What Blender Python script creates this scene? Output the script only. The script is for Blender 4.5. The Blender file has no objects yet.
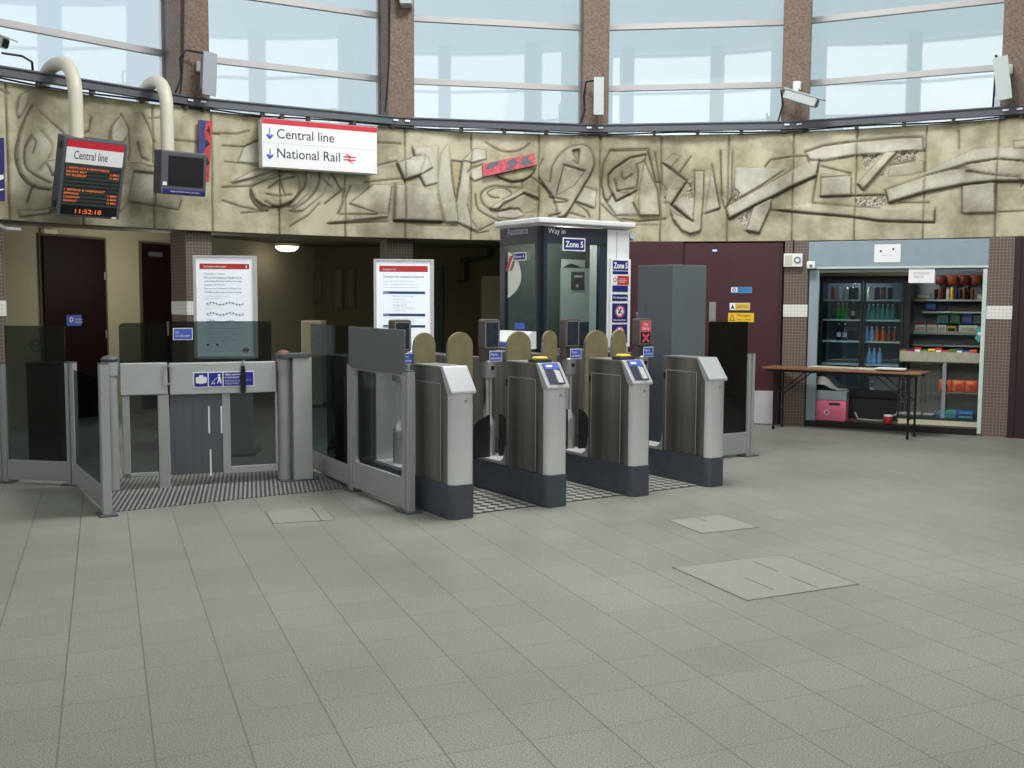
import bpy, math, random
import numpy as np
from mathutils import Vector, Matrix
random.seed(7); rng = np.random.default_rng(5)
col = bpy.context.scene.collection
PI = math.pi
# ---------------------------------------------------------------- camera geometry (measured from the photograph)
F, PIT, ROL, HH = 1025.3, .0804, .0056, 1.503
CX, CY, R0 = 1.197, 5.252, 7.645          # centre and radius of the round ticket hall
cp, sp, cr, sr = math.cos(PIT), math.sin(PIT), math.cos(ROL), math.sin(ROL)
fv = np.array([0, cp, -sp]); uv0 = np.array([0, sp, cp]); xv0 = np.array([1., 0, 0])
XV = xv0*cr+uv0*sr; UV = uv0*cr-xv0*sr
cam_d = bpy.data.cameras.new('camera'); cam = bpy.data.objects.new('camera', cam_d); col.objects.link(cam)
cam_d.sensor_width = 36; cam_d.lens = F*36/1024; cam_d.clip_end = 300
cam.matrix_world = Matrix(((XV[0], UV[0], -fv[0], 0), (XV[1], UV[1], -fv[1], 0), (XV[2], UV[2], -fv[2], HH), (0, 0, 0, 1)))
bpy.context.scene.camera = cam
def ray(x, y): return XV*(x-512)/F+UV*(384-y)/F+fv
def G(x, y, z=0.):
    d = ray(x, y); return np.array([0, 0, HH])+d*(z-HH)/d[2]
def atY(x, y, Y):
    d = ray(x, y); return np.array([0, 0, HH])+d*Y/d[1]
def cyl(x, y, R=R0):
    d = ray(x, y); a = d[0]**2+d[1]**2; b = -2*(d[0]*CX+d[1]*CY); c = CX*CX+CY*CY-R*R
    return np.array([0, 0, HH])+d*(-b+math.sqrt(b*b-4*a*c))/(2*a)
def ang(P): return math.atan2(P[0]-CX, P[1]-CY)
def pol(a, R, z=0.): return (CX+R*math.sin(a), CY+R*math.cos(a), z)
class PL:
    """a vertical plane through two ground points; local x runs along it, local y away from the camera"""
    def __init__(s, A, B):
        s.o = (float(A[0]), float(A[1])); dx, dy = B[0]-A[0], B[1]-A[1]; s.len = math.hypot(dx, dy); s.rot = math.atan2(dy, dx)
        s.e = (math.cos(s.rot), math.sin(s.rot)); s.n = (-s.e[1], s.e[0])
    def uz(s, px, py, d=0.):
        r = ray(px, py); ox, oy = s.o[0]+s.n[0]*d, s.o[1]+s.n[1]*d
        t = (ox*s.n[0]+oy*s.n[1])/(r[0]*s.n[0]+r[1]*s.n[1])
        P = r*t; return ((P[0]-ox)*s.e[0]+(P[1]-oy)*s.e[1], HH+P[2])
    def u(s, px, d=0.): return s.uz(px, 350, d)[0]
    def z(s, px, py, d=0.): return s.uz(px, py, d)[1]
    def loc(s, u=0., d=0., z=0.): return (s.o[0]+s.e[0]*u+s.n[0]*d, s.o[1]+s.e[1]*u+s.n[1]*d, z)
# ---------------------------------------------------------------- materials
def lin(c):
    return tuple(((v/255)/12.92 if v/255 <= .04045 else ((v/255+.055)/1.055)**2.4) for v in c)+(1,)
M = {}
def mat(name, rgb, rough=.6, metal=0., spec=.5, noise=0., nscale=8., emis=0., bump=0.):
    m = bpy.data.materials.new(name); m.use_nodes = True; nt = m.node_tree; b = nt.nodes['Principled BSDF']
    c = lin(rgb); b.inputs['Base Color'].default_value = c; b.inputs['Roughness'].default_value = rough
    b.inputs['Metallic'].default_value = metal; b.inputs['Specular IOR Level'].default_value = spec
    if emis: b.inputs['Emission Color'].default_value = c; b.inputs['Emission Strength'].default_value = emis
    if noise or bump:
        tc = nt.nodes.new('ShaderNodeTexCoord'); n = nt.nodes.new('ShaderNodeTexNoise'); n.inputs['Scale'].default_value = nscale; n.inputs['Detail'].default_value = 5
        nt.links.new(tc.outputs['Object'], n.inputs['Vector'])
        if noise:
            r = nt.nodes.new('ShaderNodeValToRGB'); r.color_ramp.elements[0].position = .3; r.color_ramp.elements[1].position = .7
            r.color_ramp.elements[0].color = tuple(v*(1-noise) for v in c[:3])+(1,); r.color_ramp.elements[1].color = tuple(min(1, v*(1+noise)) for v in c[:3])+(1,)
            nt.links.new(n.outputs['Fac'], r.inputs['Fac']); nt.links.new(r.outputs['Color'], b.inputs['Base Color'])
        if bump:
            bp = nt.nodes.new('ShaderNodeBump'); bp.inputs['Strength'].default_value = bump; bp.inputs['Distance'].default_value = .01
            nt.links.new(n.outputs['Fac'], bp.inputs['Height']); nt.links.new(bp.outputs['Normal'], b.inputs['Normal'])
    M[name] = m; return m
def glass(name, tint, refl=.08, rough=0.):
    m = bpy.data.materials.new(name); m.use_nodes = True; nt = m.node_tree; nt.nodes.remove(nt.nodes['Principled BSDF'])
    out = nt.nodes['Material Output']; t = nt.nodes.new('ShaderNodeBsdfTransparent'); t.inputs['Color'].default_value = tint
    g = nt.nodes.new('ShaderNodeBsdfGlossy'); g.inputs['Roughness'].default_value = rough; mx = nt.nodes.new('ShaderNodeMixShader')
    mx.inputs['Fac'].default_value = refl; nt.links.new(t.outputs[0], mx.inputs[1]); nt.links.new(g.outputs[0], mx.inputs[2]); nt.links.new(mx.outputs[0], out.inputs[0])
    M[name] = m; return m
mat('white', (236, 238, 240), .5); mat('paper', (238, 240, 242), .7); mat('litpaper', (232, 238, 246), .6, emis=.22); mat('capsteel', (190, 192, 197), .34, .4); mat('red', (205, 40, 58), .5); mat('black', (14, 14, 18), .4)
mat('ink', (40, 44, 70), .6); mat('lightink', (120, 126, 140), .7); mat('navy', (26, 32, 110), .5); mat('signblue', (34, 42, 150), .45)
mat('steel', (176, 176, 176), .34, .7, noise=.06, nscale=5); mat('brightsteel', (236, 238, 242), .27, .6); mat('reflsteel', (100, 97, 93), .4, .45, noise=.12, nscale=3)
mat('alu', (168, 171, 172), .45, .3); mat('alupanel', (178, 181, 180), .5, .2, noise=.04); mat('dkalu', (92, 97, 104), .5, .3)
mat('plinth', (74, 80, 92), .55, .1, noise=.12, nscale=9); mat('greypanel', (104, 108, 110), .55, .2); mat('towergrey', (98, 106, 114), .6, 0, noise=.05, nscale=3)
mat('towershade', (78, 85, 92), .6); mat('brass', (138, 128, 96), .5, .15, noise=.12, nscale=14); mat('yellow', (240, 196, 30), .45); mat('oyellow', (226, 190, 60), .4)
mat('screen', (44, 54, 66), .25, noise=.3, nscale=20); mat('darkbox', (20, 20, 22), .5); mat('mauve', (96, 88, 84), .5, .3)
mat('pipe', (212, 208, 190), .4); mat('housing', (84, 86, 96), .5); mat('ledback', (52, 60, 56), .5); mat('led', (235, 120, 60), .5, emis=.45)
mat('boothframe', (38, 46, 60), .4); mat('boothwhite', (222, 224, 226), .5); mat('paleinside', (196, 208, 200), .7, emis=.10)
mat('maroon', (66, 27, 34), .45, noise=.08, nscale=2); mat('maroondark', (40, 16, 24), .5); mat('silver', (190, 188, 190), .5, .1)
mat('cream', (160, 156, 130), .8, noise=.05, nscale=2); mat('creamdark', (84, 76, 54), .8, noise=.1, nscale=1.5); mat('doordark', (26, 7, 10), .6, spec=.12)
mat('lampglow', (255, 240, 225), .5, emis=7); mat('tabletop', (134, 92, 62), .45, noise=.08, nscale=9); mat('shopblue', (140, 158, 168), .5, noise=.05)
mat('shopwhite', (196, 212, 206), .5); mat('pink', (232, 120, 150), .6, emis=.03); mat('boxgrey', (130, 140, 148), .7); mat('bag', (150, 150, 145), .6, bump=.5, nscale=20)
mat('orange', (208, 92, 36), .4, emis=.03); mat('crispred', (186, 46, 44), .45); mat('green', (30, 140, 60), .3, emis=.03); mat('cola', (34, 18, 18), .2); mat('bluepack', (30, 90, 180), .4, emis=.06)
mat('tealpack', (60, 150, 150), .5, emis=.04); mat('waterblue', (120, 160, 196), .2, emis=.05); mat('cable', (26, 22, 40), .5); mat('cream2', (196, 190, 165), .7, emis=.05)
mat('cctv', (176, 186, 186), .4); mat('cctvgrey', (142, 148, 158), .45); mat('concrete', (128, 122, 108), .8, noise=.12, nscale=3); mat('ceilwhite', (190, 190, 184), .9)
mat('soffit', (104, 98, 84), .8, noise=.08); mat('grate', (86, 86, 86), .5, .5); mat('artblue', (40, 64, 130), .6, noise=.4, nscale=9); mat('artred', (190, 60, 66), .6, noise=.25, nscale=12)
mat('artgrey', (104, 106, 118), .7); mat('cover', (132, 135, 127), .7, noise=.12, nscale=90); mat('labelblue', (70, 96, 190), .5); mat('skyblue', (70, 140, 205), .5); mat('darkgreen', (16, 46, 32), .5)
mat('fridgein', (84, 104, 112), .6, emis=.05); mat('chocolate', (120, 60, 40), .5, emis=.03); mat('wire', (120, 124, 120), .5, .3); mat('counterglass', (160, 158, 140), .5, noise=.12, nscale=15)
mat('noentry', (216, 76, 96), .5, emis=.12); mat('roundred', (196, 100, 106), .5); mat('frame', (54, 50, 44), .6); mat('postersheet', (92, 86, 66), .7)
glass('smoked', (.40, .46, .46, 1), .06); glass('clear', (.88, .90, .90, 1), .045); glass('blackglass', (.03, .03, .035, 1), .07); glass('panetint', (.90, .905, .91, 1), .15, .02)
glass('boothglass', (.80, .86, .86, 1), .05); glass('fridgeglass', (.80, .86, .9, 1), .08); glass('legglass', (.42, .46, .46, 1), .06)
def grid_mat(name, rgb, grout, sx, sz, w=.12, rough=.5, rows=True):
    m = bpy.data.materials.new(name); m.use_nodes = True; nt = m.node_tree; b = nt.nodes['Principled BSDF']; N = nt.nodes.new; L = nt.links.new
    tc = N('ShaderNodeTexCoord'); sep = N('ShaderNodeSeparateXYZ'); L(tc.outputs['Object'], sep.inputs[0])
    def ln(sock, s):
        a = N('ShaderNodeMath'); a.operation = 'DIVIDE'; a.inputs[1].default_value = s; L(sock, a.inputs[0])
        f = N('ShaderNodeMath'); f.operation = 'FRACT'; L(a.outputs[0], f.inputs[0])
        g = N('ShaderNodeMath'); g.operation = 'LESS_THAN'; g.inputs[1].default_value = w; L(f.outputs[0], g.inputs[0]); return g.outputs[0]
    ad = N('ShaderNodeMath'); ad.operation = 'ADD'; L(sep.outputs[0], ad.inputs[0])
    if rows: L(sep.outputs[1], ad.inputs[1])
    else:
        ym = N('ShaderNodeMath'); ym.operation = 'MULTIPLY'; ym.inputs[1].default_value = -.35; L(sep.outputs[1], ym.inputs[0]); L(ym.outputs[0], ad.inputs[1])
    mx = N('ShaderNodeMath'); mx.operation = 'MAXIMUM'; L(ln(ad.outputs[0], sx), mx.inputs[0]); mx.inputs[1].default_value = 0
    if rows: L(ln(sep.outputs[2], sz), mx.inputs[1])
    c = N('ShaderNodeMixRGB'); c.inputs[1].default_value = lin(rgb); c.inputs[2].default_value = lin(grout); L(mx.outputs[0], c.inputs[0]); L(c.outputs[0], b.inputs['Base Color'])
    b.inputs['Roughness'].default_value = rough; M[name] = m
grid_mat('mosaic', (92, 76, 70), (128, 116, 106), .036, .036, .2); grid_mat('mosaicwhite', (226, 226, 222), (190, 190, 190), .04, .04, .12)
grid_mat('grating', (134, 134, 130), (62, 62, 64), .036, 9., .5, .5, False); grid_mat('wiregrid', (150, 150, 134), (90, 92, 88), .03, .03, .15)
def terrazzo(name, a, b_, scale, rough=.7):
    m = bpy.data.materials.new(name); m.use_nodes = True; nt = m.node_tree; b = nt.nodes['Principled BSDF']; N = nt.nodes.new; L = nt.links.new
    tc = N('ShaderNodeTexCoord'); v = N('ShaderNodeTexVoronoi'); v.inputs['Scale'].default_value = scale; L(tc.outputs['Object'], v.inputs['Vector'])
    r = N('ShaderNodeValToRGB'); r.color_ramp.elements[0].color = lin(a); r.color_ramp.elements[1].color = lin(b_)
    s = N('ShaderNodeSeparateXYZ'); L(v.outputs['Color'], s.inputs[0]); L(s.outputs[0], r.inputs['Fac']); L(r.outputs['Color'], b.inputs['Base Color'])
    b.inputs['Roughness'].default_value = rough; M[name] = m
terrazzo('terrazzo', (96, 80, 70), (132, 114, 100), 70)
# ---------------------------------------------------------------- object helpers
def link(name, me, m, parent=None):
    o = bpy.data.objects.new(name, me); col.objects.link(o)
    if m is not None: me.materials.append(M[m] if isinstance(m, str) else m)
    if parent is not None: o.parent = parent
    return o
def tag(o, label=None, cat=None, group=None, kind=None):
    if label: o['label'] = label
    if cat: o['category'] = cat
    if group: o['group'] = group
    if kind: o['kind'] = kind
    return o
def thing(name, label, cat, loc=(0, 0, 0), rot=0., group=None):
    o = bpy.data.objects.new(name, None); col.objects.link(o); o.empty_display_size = .1
    o.location = tuple(float(v) for v in loc); o.rotation_euler = (0, 0, rot); return tag(o, label, cat, group)
class MB:
    def __init__(s): s.v = []; s.f = []
    def add(s, vs, fs):
        n = len(s.v); s.v += [tuple(float(c) for c in v) for v in vs]; s.f += [tuple(n+i for i in f) for f in fs]; return s
    def box(s, x0, x1, y0, y1, z0, z1):
        return s.add([(x0, y0, z0), (x1, y0, z0), (x1, y1, z0), (x0, y1, z0), (x0, y0, z1), (x1, y0, z1), (x1, y1, z1), (x0, y1, z1)],
                     [(0, 3, 2, 1), (4, 5, 6, 7), (0, 1, 5, 4), (1, 2, 6, 5), (2, 3, 7, 6), (3, 0, 4, 7)])
    def bar(s, p, q, w, t=None, up=(0, 0, 1)):
        t = t or w; p, q = Vector(p), Vector(q); d = (q-p).normalized(); u = Vector(up)
        if abs(d.dot(u)) > .95: u = Vector((1, 0, 0))
        a = d.cross(u).normalized()*w/2; b = a.cross(d).normalized()*t/2
        return s.add([p-a-b, p+a-b, p+a+b, p-a+b, q-a-b, q+a-b, q+a+b, q-a+b], [(0, 3, 2, 1), (4, 5, 6, 7), (0, 1, 5, 4), (1, 2, 6, 5), (2, 3, 7, 6), (3, 0, 4, 7)])
    def prism(s, poly, z0, z1):
        n = len(poly); return s.add([(x, y, z0) for x, y in poly]+[(x, y, z1) for x, y in poly], [tuple(range(n))[::-1], tuple(range(n, 2*n))]+[(i, (i+1) % n, n+(i+1) % n, n+i) for i in range(n)])
    def xprism(s, poly, x0, x1):     # polygon in (y,z) extruded along x
        n = len(poly); return s.add([(x0, y, z) for y, z in poly]+[(x1, y, z) for y, z in poly], [tuple(range(n)), tuple(range(n, 2*n))[::-1]]+[(i, n+i, n+(i+1) % n, (i+1) % n) for i in range(n)])
    def yprism(s, poly, y0, y1):     # polygon in (x,z) extruded along y
        n = len(poly); return s.add([(x, y0, z) for x, z in poly]+[(x, y1, z) for x, z in poly], [tuple(range(n)), tuple(range(n, 2*n))[::-1]]+[(i, n+i, n+(i+1) % n, (i+1) % n) for i in range(n)])
    def lathe(s, prof, c=(0, 0), n=20):
        vs = []; fs = []
        for r, z in prof:
            for k in range(n): vs.append((c[0]+r*math.cos(2*PI*k/n), c[1]+r*math.sin(2*PI*k/n), z))
        for i in range(len(prof)-1):
            for k in range(n): fs.append((i*n+k, i*n+(k+1) % n, (i+1)*n+(k+1) % n, (i+1)*n+k))
        fs.append(tuple(range(n))[::-1]); fs.append(tuple(range((len(prof)-1)*n, len(prof)*n))); return s.add(vs, fs)
    def cyl(s, c, r, z0, z1, n=20): return s.lathe([(r, z0), (r, z1)], c, n)
    def tube(s, path, r, n=12):
        P = [Vector(p) for p in path]; vs = []; fs = []; ref = None
        for i, p in enumerate(P):
            d = (P[min(i+1, len(P)-1)]-P[max(i-1, 0)]).normalized()
            if ref is None: ref = d.orthogonal().normalized()
            a = (ref-d*ref.dot(d)).normalized(); ref = a; b = d.cross(a)
            vs += [p+(a*math.cos(2*PI*k/n)+b*math.sin(2*PI*k/n))*r for k in range(n)]
        for i in range(len(P)-1):
            for k in range(n): fs.append((i*n+k, i*n+(k+1) % n, (i+1)*n+(k+1) % n, (i+1)*n+k))
        fs.append(tuple(range(n))[::-1]); fs.append(tuple(range((len(P)-1)*n, len(P)*n))); return s.add(vs, fs)
    def disc(s, cx, cz, r, y, n=28, r2=0., th=.002):
        if r2: 
            vs = []; fs = []
            for k in range(n):
                a = 2*PI*k/n
                vs += [(cx+r*math.cos(a), y, cz+r*math.sin(a)), (cx+r2*math.cos(a), y, cz+r2*math.sin(a))]
            for k in range(n): j = (k+1) % n; fs.append((2*k, 2*j, 2*j+1, 2*k+1))
            return s.add(vs, fs)
        return s.yprism([(cx+r*math.cos(2*PI*k/n), cz+r*math.sin(2*PI*k/n)) for k in range(n)], y, y+th)
    def build(s, name, m, parent=None, bevel=0., smooth=False, flat_ang=40):
        me = bpy.data.meshes.new(name); me.from_pydata(s.v, [], s.f); me.update()
        if smooth: me.shade_smooth(); me.set_sharp_from_angle(angle=math.radians(flat_ang))
        o = link(name, me, m, parent)
        if bevel:
            b = o.modifiers.new('bevel', 'BEVEL'); b.width = bevel; b.segments = 2; b.limit_method = 'ANGLE'
        return o
def box(name, m, parent, x0, x1, y0, y1, z0, z1, bevel=0.): return MB().box(x0, x1, y0, y1, z0, z1).build(name, m, parent, bevel)
def text(body, m, parent, x0, z0, h=None, w=None, y=-.001, name='lettering', bold=0., align='LEFT', leading=1., face=0):
    """lettering on a face towards local -y: bottom left at (x0,z0), cap height h, fitted to width w"""
    cu = bpy.data.curves.new(name, 'FONT'); cu.body = body; cu.size = 1; cu.offset = bold; cu.align_x = align; cu.space_line = leading; cu.resolution_u = 3
    t = bpy.data.objects.new('tmp', cu); col.objects.link(t); dg = bpy.context.evaluated_depsgraph_get(); dg.update()
    me = bpy.data.meshes.new_from_object(t.evaluated_get(dg)); bpy.data.objects.remove(t); bpy.data.curves.remove(cu)
    co = np.array([v.co[:] for v in me.vertices]); mn, mx = co.min(0), co.max(0)
    sy = h/(mx[1]-mn[1]); sx = sy if w is None else w/(mx[0]-mn[0])
    for v, c in zip(me.vertices, co): v.co = (x0+(c[0]-mn[0])*sx, y, z0+(c[1]-mn[1])*sy)
    me.materials.clear(); me.update(); return link(name, me, m, parent)
def copy_tree(o, parent=None):
    c = o.copy(); col.objects.link(c)
    if parent is not None: c.parent = parent
    for ch in o.children: copy_tree(ch, c)
    return c

def reflected_streaks():  # dark reflections and upright streaks painted into the steel colour
    m = bpy.data.materials.new('reflsteel'); m.use_nodes = True; nt = m.node_tree; b = nt.nodes['Principled BSDF']; N = nt.nodes.new; L = nt.links.new
    tc = N('ShaderNodeTexCoord'); mp = N('ShaderNodeMapping'); mp.inputs['Scale'].default_value = (9, 9, .25); L(tc.outputs['Object'], mp.inputs[0]); n = N('ShaderNodeTexNoise'); n.inputs['Scale'].default_value = 1.2; n.inputs['Detail'].default_value = 3; L(mp.outputs[0], n.inputs[0])
    r = N('ShaderNodeValToRGB'); r.color_ramp.elements[0].position = .35; r.color_ramp.elements[1].position = .66; r.color_ramp.elements[0].color = lin((92, 90, 88)); r.color_ramp.elements[1].color = lin((134, 130, 124)); L(n.outputs['Fac'], r.inputs[0]); L(r.outputs[0], b.inputs['Base Color'])
    b.inputs['Roughness'].default_value = .36; b.inputs['Metallic'].default_value = .45; M['reflsteel'] = m
reflected_streaks()
# ================================================================ SETTING
TA = -.37890
def floor_material():
    m = bpy.data.materials.new('floor_tiles'); m.use_nodes = True; nt = m.node_tree; b = nt.nodes['Principled BSDF']; N = nt.nodes.new; L = nt.links.new
    tc = N('ShaderNodeTexCoord'); mp = N('ShaderNodeMapping'); mp.vector_type = 'POINT'; mp.inputs['Rotation'].default_value = (0, 0, TA)
    L(tc.outputs['Object'], mp.inputs['Vector']); sep = N('ShaderNodeSeparateXYZ'); L(mp.outputs[0], sep.inputs[0])
    def math_(op, a, bb=None):
        n = N('ShaderNodeMath'); n.operation = op
        for i, q in enumerate((a, bb)):
            if q is None: continue
            if isinstance(q, (int, float)): n.inputs[i].default_value = q
            else: L(q, n.inputs[i])
        return n.outputs[0]
    # phase measured on one crossing of two joints
    P = G(156.3, 766.8); ca, sa = math.cos(TA), math.sin(TA); qx = P[0]*ca-P[1]*sa
    Q = G(152.3, 724.6); qy = Q[0]*sa+Q[1]*ca
    S = .3
    def line(s, ph, w):
        f = math_('FRACT', math_('DIVIDE', math_('SUBTRACT', s, ph-w/2), S)); return math_('LESS_THAN', f, w/S)
    la = line(sep.outputs[0], qx, .006); lb = line(sep.outputs[1], qy, .0045)
    n1 = N('ShaderNodeTexNoise'); n1.inputs['Scale'].default_value = 170; n1.inputs['Detail'].default_value = 2; L(tc.outputs['Object'], n1.inputs['Vector'])
    n2 = N('ShaderNodeTexNoise'); n2.inputs['Scale'].default_value = .55; n2.inputs['Detail'].default_value = 6; L(tc.outputs['Object'], n2.inputs['Vector'])
    r1 = N('ShaderNodeValToRGB'); r1.color_ramp.elements[0].position = .34; r1.color_ramp.elements[1].position = .66
    r1.color_ramp.elements[0].color = lin((100, 102, 97)); r1.color_ramp.elements[1].color = lin((156, 157, 149)); L(n1.outputs['Fac'], r1.inputs['Fac'])
    r2 = N('ShaderNodeValToRGB'); r2.color_ramp.elements[0].color = (.80, .80, .78, 1); r2.color_ramp.elements[1].color = (1.12, 1.12, 1.1, 1)
    r2.color_ramp.elements[0].position = .3; r2.color_ramp.elements[1].position = .7; L(n2.outputs['Fac'], r2.inputs['Fac'])
    mu = N('ShaderNodeMixRGB'); mu.blend_type = 'MULTIPLY'; mu.inputs[0].default_value = 1; L(r1.outputs[0], mu.inputs[1]); L(r2.outputs[0], mu.inputs[2])
    # each tile slightly its own shade
    cell = N('ShaderNodeCombineXYZ')
    L(math_('FLOOR', math_('DIVIDE', math_('SUBTRACT', sep.outputs[0], qx), S)), cell.inputs[0]); L(math_('FLOOR', math_('DIVIDE', math_('SUBTRACT', sep.outputs[1], qy), S)), cell.inputs[1])
    wn = N('ShaderNodeTexWhiteNoise'); L(cell.outputs[0], wn.inputs['Vector']); v = math_('ADD', math_('MULTIPLY', wn.outputs['Value'], .09), .955)
    hs = N('ShaderNodeHueSaturation'); L(mu.outputs[0], hs.inputs['Color']); L(v, hs.inputs['Value'])
    c1 = N('ShaderNodeMixRGB'); c1.inputs[2].default_value = lin((84, 88, 84)); L(hs.outputs[0], c1.inputs[1]); L(math_('MULTIPLY', la, .8), c1.inputs[0])
    c2 = N('ShaderNodeMixRGB'); c2.inputs[2].default_value = lin((84, 88, 84)); L(c1.outputs[0], c2.inputs[1]); L(math_('MULTIPLY', lb, .6), c2.inputs[0])
    L(c2.outputs[0], b.inputs['Base Color']); b.inputs['Roughness'].default_value = .42
    rr = math_('ADD', math_('MULTIPLY', n2.outputs['Fac'], .35), .28); L(rr, b.inputs['Roughness']); b.inputs['Specular IOR Level'].default_value = .35
    M['floor'] = m
floor_material()
tag(MB().add([(-16, -6, 0), (16, -6, 0), (16, 22, 0), (-16, 22, 0)], [(0, 1, 2, 3)]).build('floor', 'floor'), kind='structure')
def ring(name, m, a0, a1, r0, r1, z0, z1, n=60, parent=None, kind='structure'):
    mb = MB(); vs = []; fs = []
    for i in range(n+1):
        a = a0+(a1-a0)*i/n
        vs += [pol(a, r0, z0), pol(a, r1, z0), pol(a, r1, z1), pol(a, r0, z1)]
    for i in range(n):
        k = 4*i
        for j in range(4): fs.append((k+j, k+(j+1) % 4, k+4+(j+1) % 4, k+4+j))
    fs += [(0, 3, 2, 1), (4*n, 4*n+1, 4*n+2, 4*n+3)]
    o = mb.add(vs, fs).build(name, m, parent, smooth=True, flat_ang=30)
    if kind: o['kind'] = kind
    return o
rad = math.radians
ZB, ZT = 2.254, 3.562
A_L, A_R = rad(-68), rad(54)
A_DOOR = ang(cyl(622, 300))
ring('wall_back', 'concrete', rad(54), rad(292), R0, R0+.3, 0, 3.56, 90)
ring('trim_1', 'soffit', A_L, A_R, R0+.02, R0+.62, ZB, ZB+.12, 70)              # underside of the frieze beam
ring('ceiling', 'soffit', A_L, A_R, R0+.55, 17, 2.42, 2.5, 40)
o = ring('ceiling', 'ceilwhite', 0, 2*PI, 0.0, 8.9, 8.55, 8.7, 60)
# rear concourse walls
wl = PL(G(28, 425), G(141, 410)); far = wl.loc(6.5)
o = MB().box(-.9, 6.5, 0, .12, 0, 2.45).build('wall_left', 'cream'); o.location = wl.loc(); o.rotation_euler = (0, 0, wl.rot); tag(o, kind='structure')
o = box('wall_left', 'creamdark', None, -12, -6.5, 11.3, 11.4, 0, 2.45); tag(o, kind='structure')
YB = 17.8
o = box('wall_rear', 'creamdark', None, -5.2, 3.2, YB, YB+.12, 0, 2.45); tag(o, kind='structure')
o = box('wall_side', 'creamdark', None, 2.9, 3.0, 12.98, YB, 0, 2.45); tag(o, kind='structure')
# lower curved wall on the right: dark red panelling, in flat bays between the tiled pillars
def chord(px0, px1, R=R0): return PL(cyl(px0, 330, R), cyl(px1, 330, R))
w = chord(622, 682); o = box('wall_right', 'maroon', None, 0, w.len, 0, .08, 0, ZB); o.location = w.loc(); o.rotation_euler = (0, 0, w.rot); tag(o, kind='structure')
w = chord(682, 784); D = tag(MB().box(.012, w.len-.04, .0, .08, .0, ZB-.02).build('door_1', 'maroon'), 'dark red panel door with a silver pull handle and kick plate', kind='structure')
D.location = w.loc(); D.rotation_euler = (0, 0, w.rot)
u0, z0 = w.uz(709, 320); u1, z1 = w.uz(716, 302)
MB().box(u0, u1, -.012, 0, z0-.02, z1).box(u0+.02, u1-.02, -.05, -.035, z0, z1-.03).box(u0+.02, u1-.02, -.04, 0, z0, z0+.02).box(u0+.02, u1-.02, -.04, 0, z1-.05, z1-.03).build('handle', 'steel', D)
u0, z0 = w.uz(752, 423); u1, z1 = w.uz(775, 391)
box('kick_plate', 'silver', D, u0, u1, -.006, 0, .01, z1)
MB().box(w.u(778)-.012, w.u(778)+.0, -.012, 0, 0, ZB).box(w.u(728), w.u(728)+.006, -.003, 0, 0, ZB).build('door_trim', 'maroondark', D)
dw = w
def sticker(name, pl, x0, y0, x1, y1, m, label, d=0., th=.004, cat='notice', lab=None):
    (ua, za), (ub, zb) = pl.uz(x0, y1, d), pl.uz(x1, y0, d)
    t = thing(name, label, cat, pl.loc(ua, d-.003, za), pl.rot)
    box('plate', m, t, 0, ub-ua, -th, 0, 0, zb-za); return t, ub-ua, zb-za
t, a, h = sticker('door_notice', dw, 731, 287, 752, 293, 'skyblue', 'small light blue strip notice, upper of the three on the dark red door')
box('symbol_field', 'white', t, .0, a*.3, -.006, -.004, .01, h-.005); MB().disc(a*.15, h*.5, .022, -.0075, r2=.012).build('roundel', 'navy', t); text('FIRE DOOR\nKEEP SHUT', 'ink', t, a*.36, h*.2, h*.6, a*.55, y=-.0055)
t, a, h = sticker('door_notice', dw, 729.5, 303, 750, 310, 'white', 'white and yellow warning strip on the dark red door, middle of three')
box('message_field', 'oyellow', t, a*.28, a*.98, -.006, -.004, .006, h-.006); MB().yprism([(a*.06, h*.2), (a*.24, h*.2), (a*.15, h*.8)], -.006, -.004).build('triangle', 'ink', t); text('CAUTION', 'ink', t, a*.36, h*.32, h*.35, a*.5, y=-.0075)
t, a, h = sticker('door_notice', dw, 728, 313, 754, 322, 'yellow', 'larger yellow danger notice, lowest of the three on the dark red door')
MB().yprism([(a*.04, h*.15), (a*.27, h*.15), (a*.155, h*.88)], -.006, -.004).build('triangle', 'ink', t); MB().yprism([(a*.085, h*.23), (a*.225, h*.23), (a*.155, h*.72)], -.0075, -.006).build('triangle_field', 'yellow', t); text('Danger', 'ink', t, a*.34, h*.52, h*.36, a*.56, y=-.0055); text('High voltage', 'ink', t, a*.34, h*.18, h*.2, a*.56, y=-.0055)
t, a, h = sticker('door_notice', dw, 711, 248, 718.5, 253, 'navy', 'tiny dark blue sign near the top of the dark red door'); box('symbol', 'white', t, a*.2, a*.8, -.006, -.004, h*.3, h*.7)
for q0, q1 in ((ang(cyl(600, 330)), ang(cyl(806, 330))), (ang(cyl(987, 330)), rad(55))): ring('wall_right', 'maroondark', q0, q1, R0+.12, R0+.2, 0, ZB, 12)
# tiled pillars standing on the floor
def pillar(px0, px1, label, depth=.34, R=R0-.01, band=True, name='tiled_pillar', dr=0.):
    pl = chord(px0, px1, R+dr); o = MB().box(0, pl.len, 0, depth, 0, ZB).build(name, 'mosaic'); o.location = pl.loc(); o.rotation_euler = (0, 0, pl.rot)
    tag(o, label, kind='structure')
    if band: box('white_tile_band', 'mosaicwhite', o, -.004, pl.len+.004, -.006, depth, 1.335, 1.485)
    return o, pl
pillar(783, 806.5, 'brown mosaic pillar left of the kiosk'); _, pr = pillar(986, 1011, 'brown mosaic pillar right of the kiosk')
box('dark_edge', 'maroondark', _, pr.len, pr.len+.07, -.004, .3, 0, ZB)
w2 = chord(1017, 1120); o = box('wall_right', 'maroondark', None, 0, w2.len, 0, .1, 0, ZB); o.location = w2.loc(); o.rotation_euler = (0, 0, w2.rot); tag(o, kind='structure')
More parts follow.
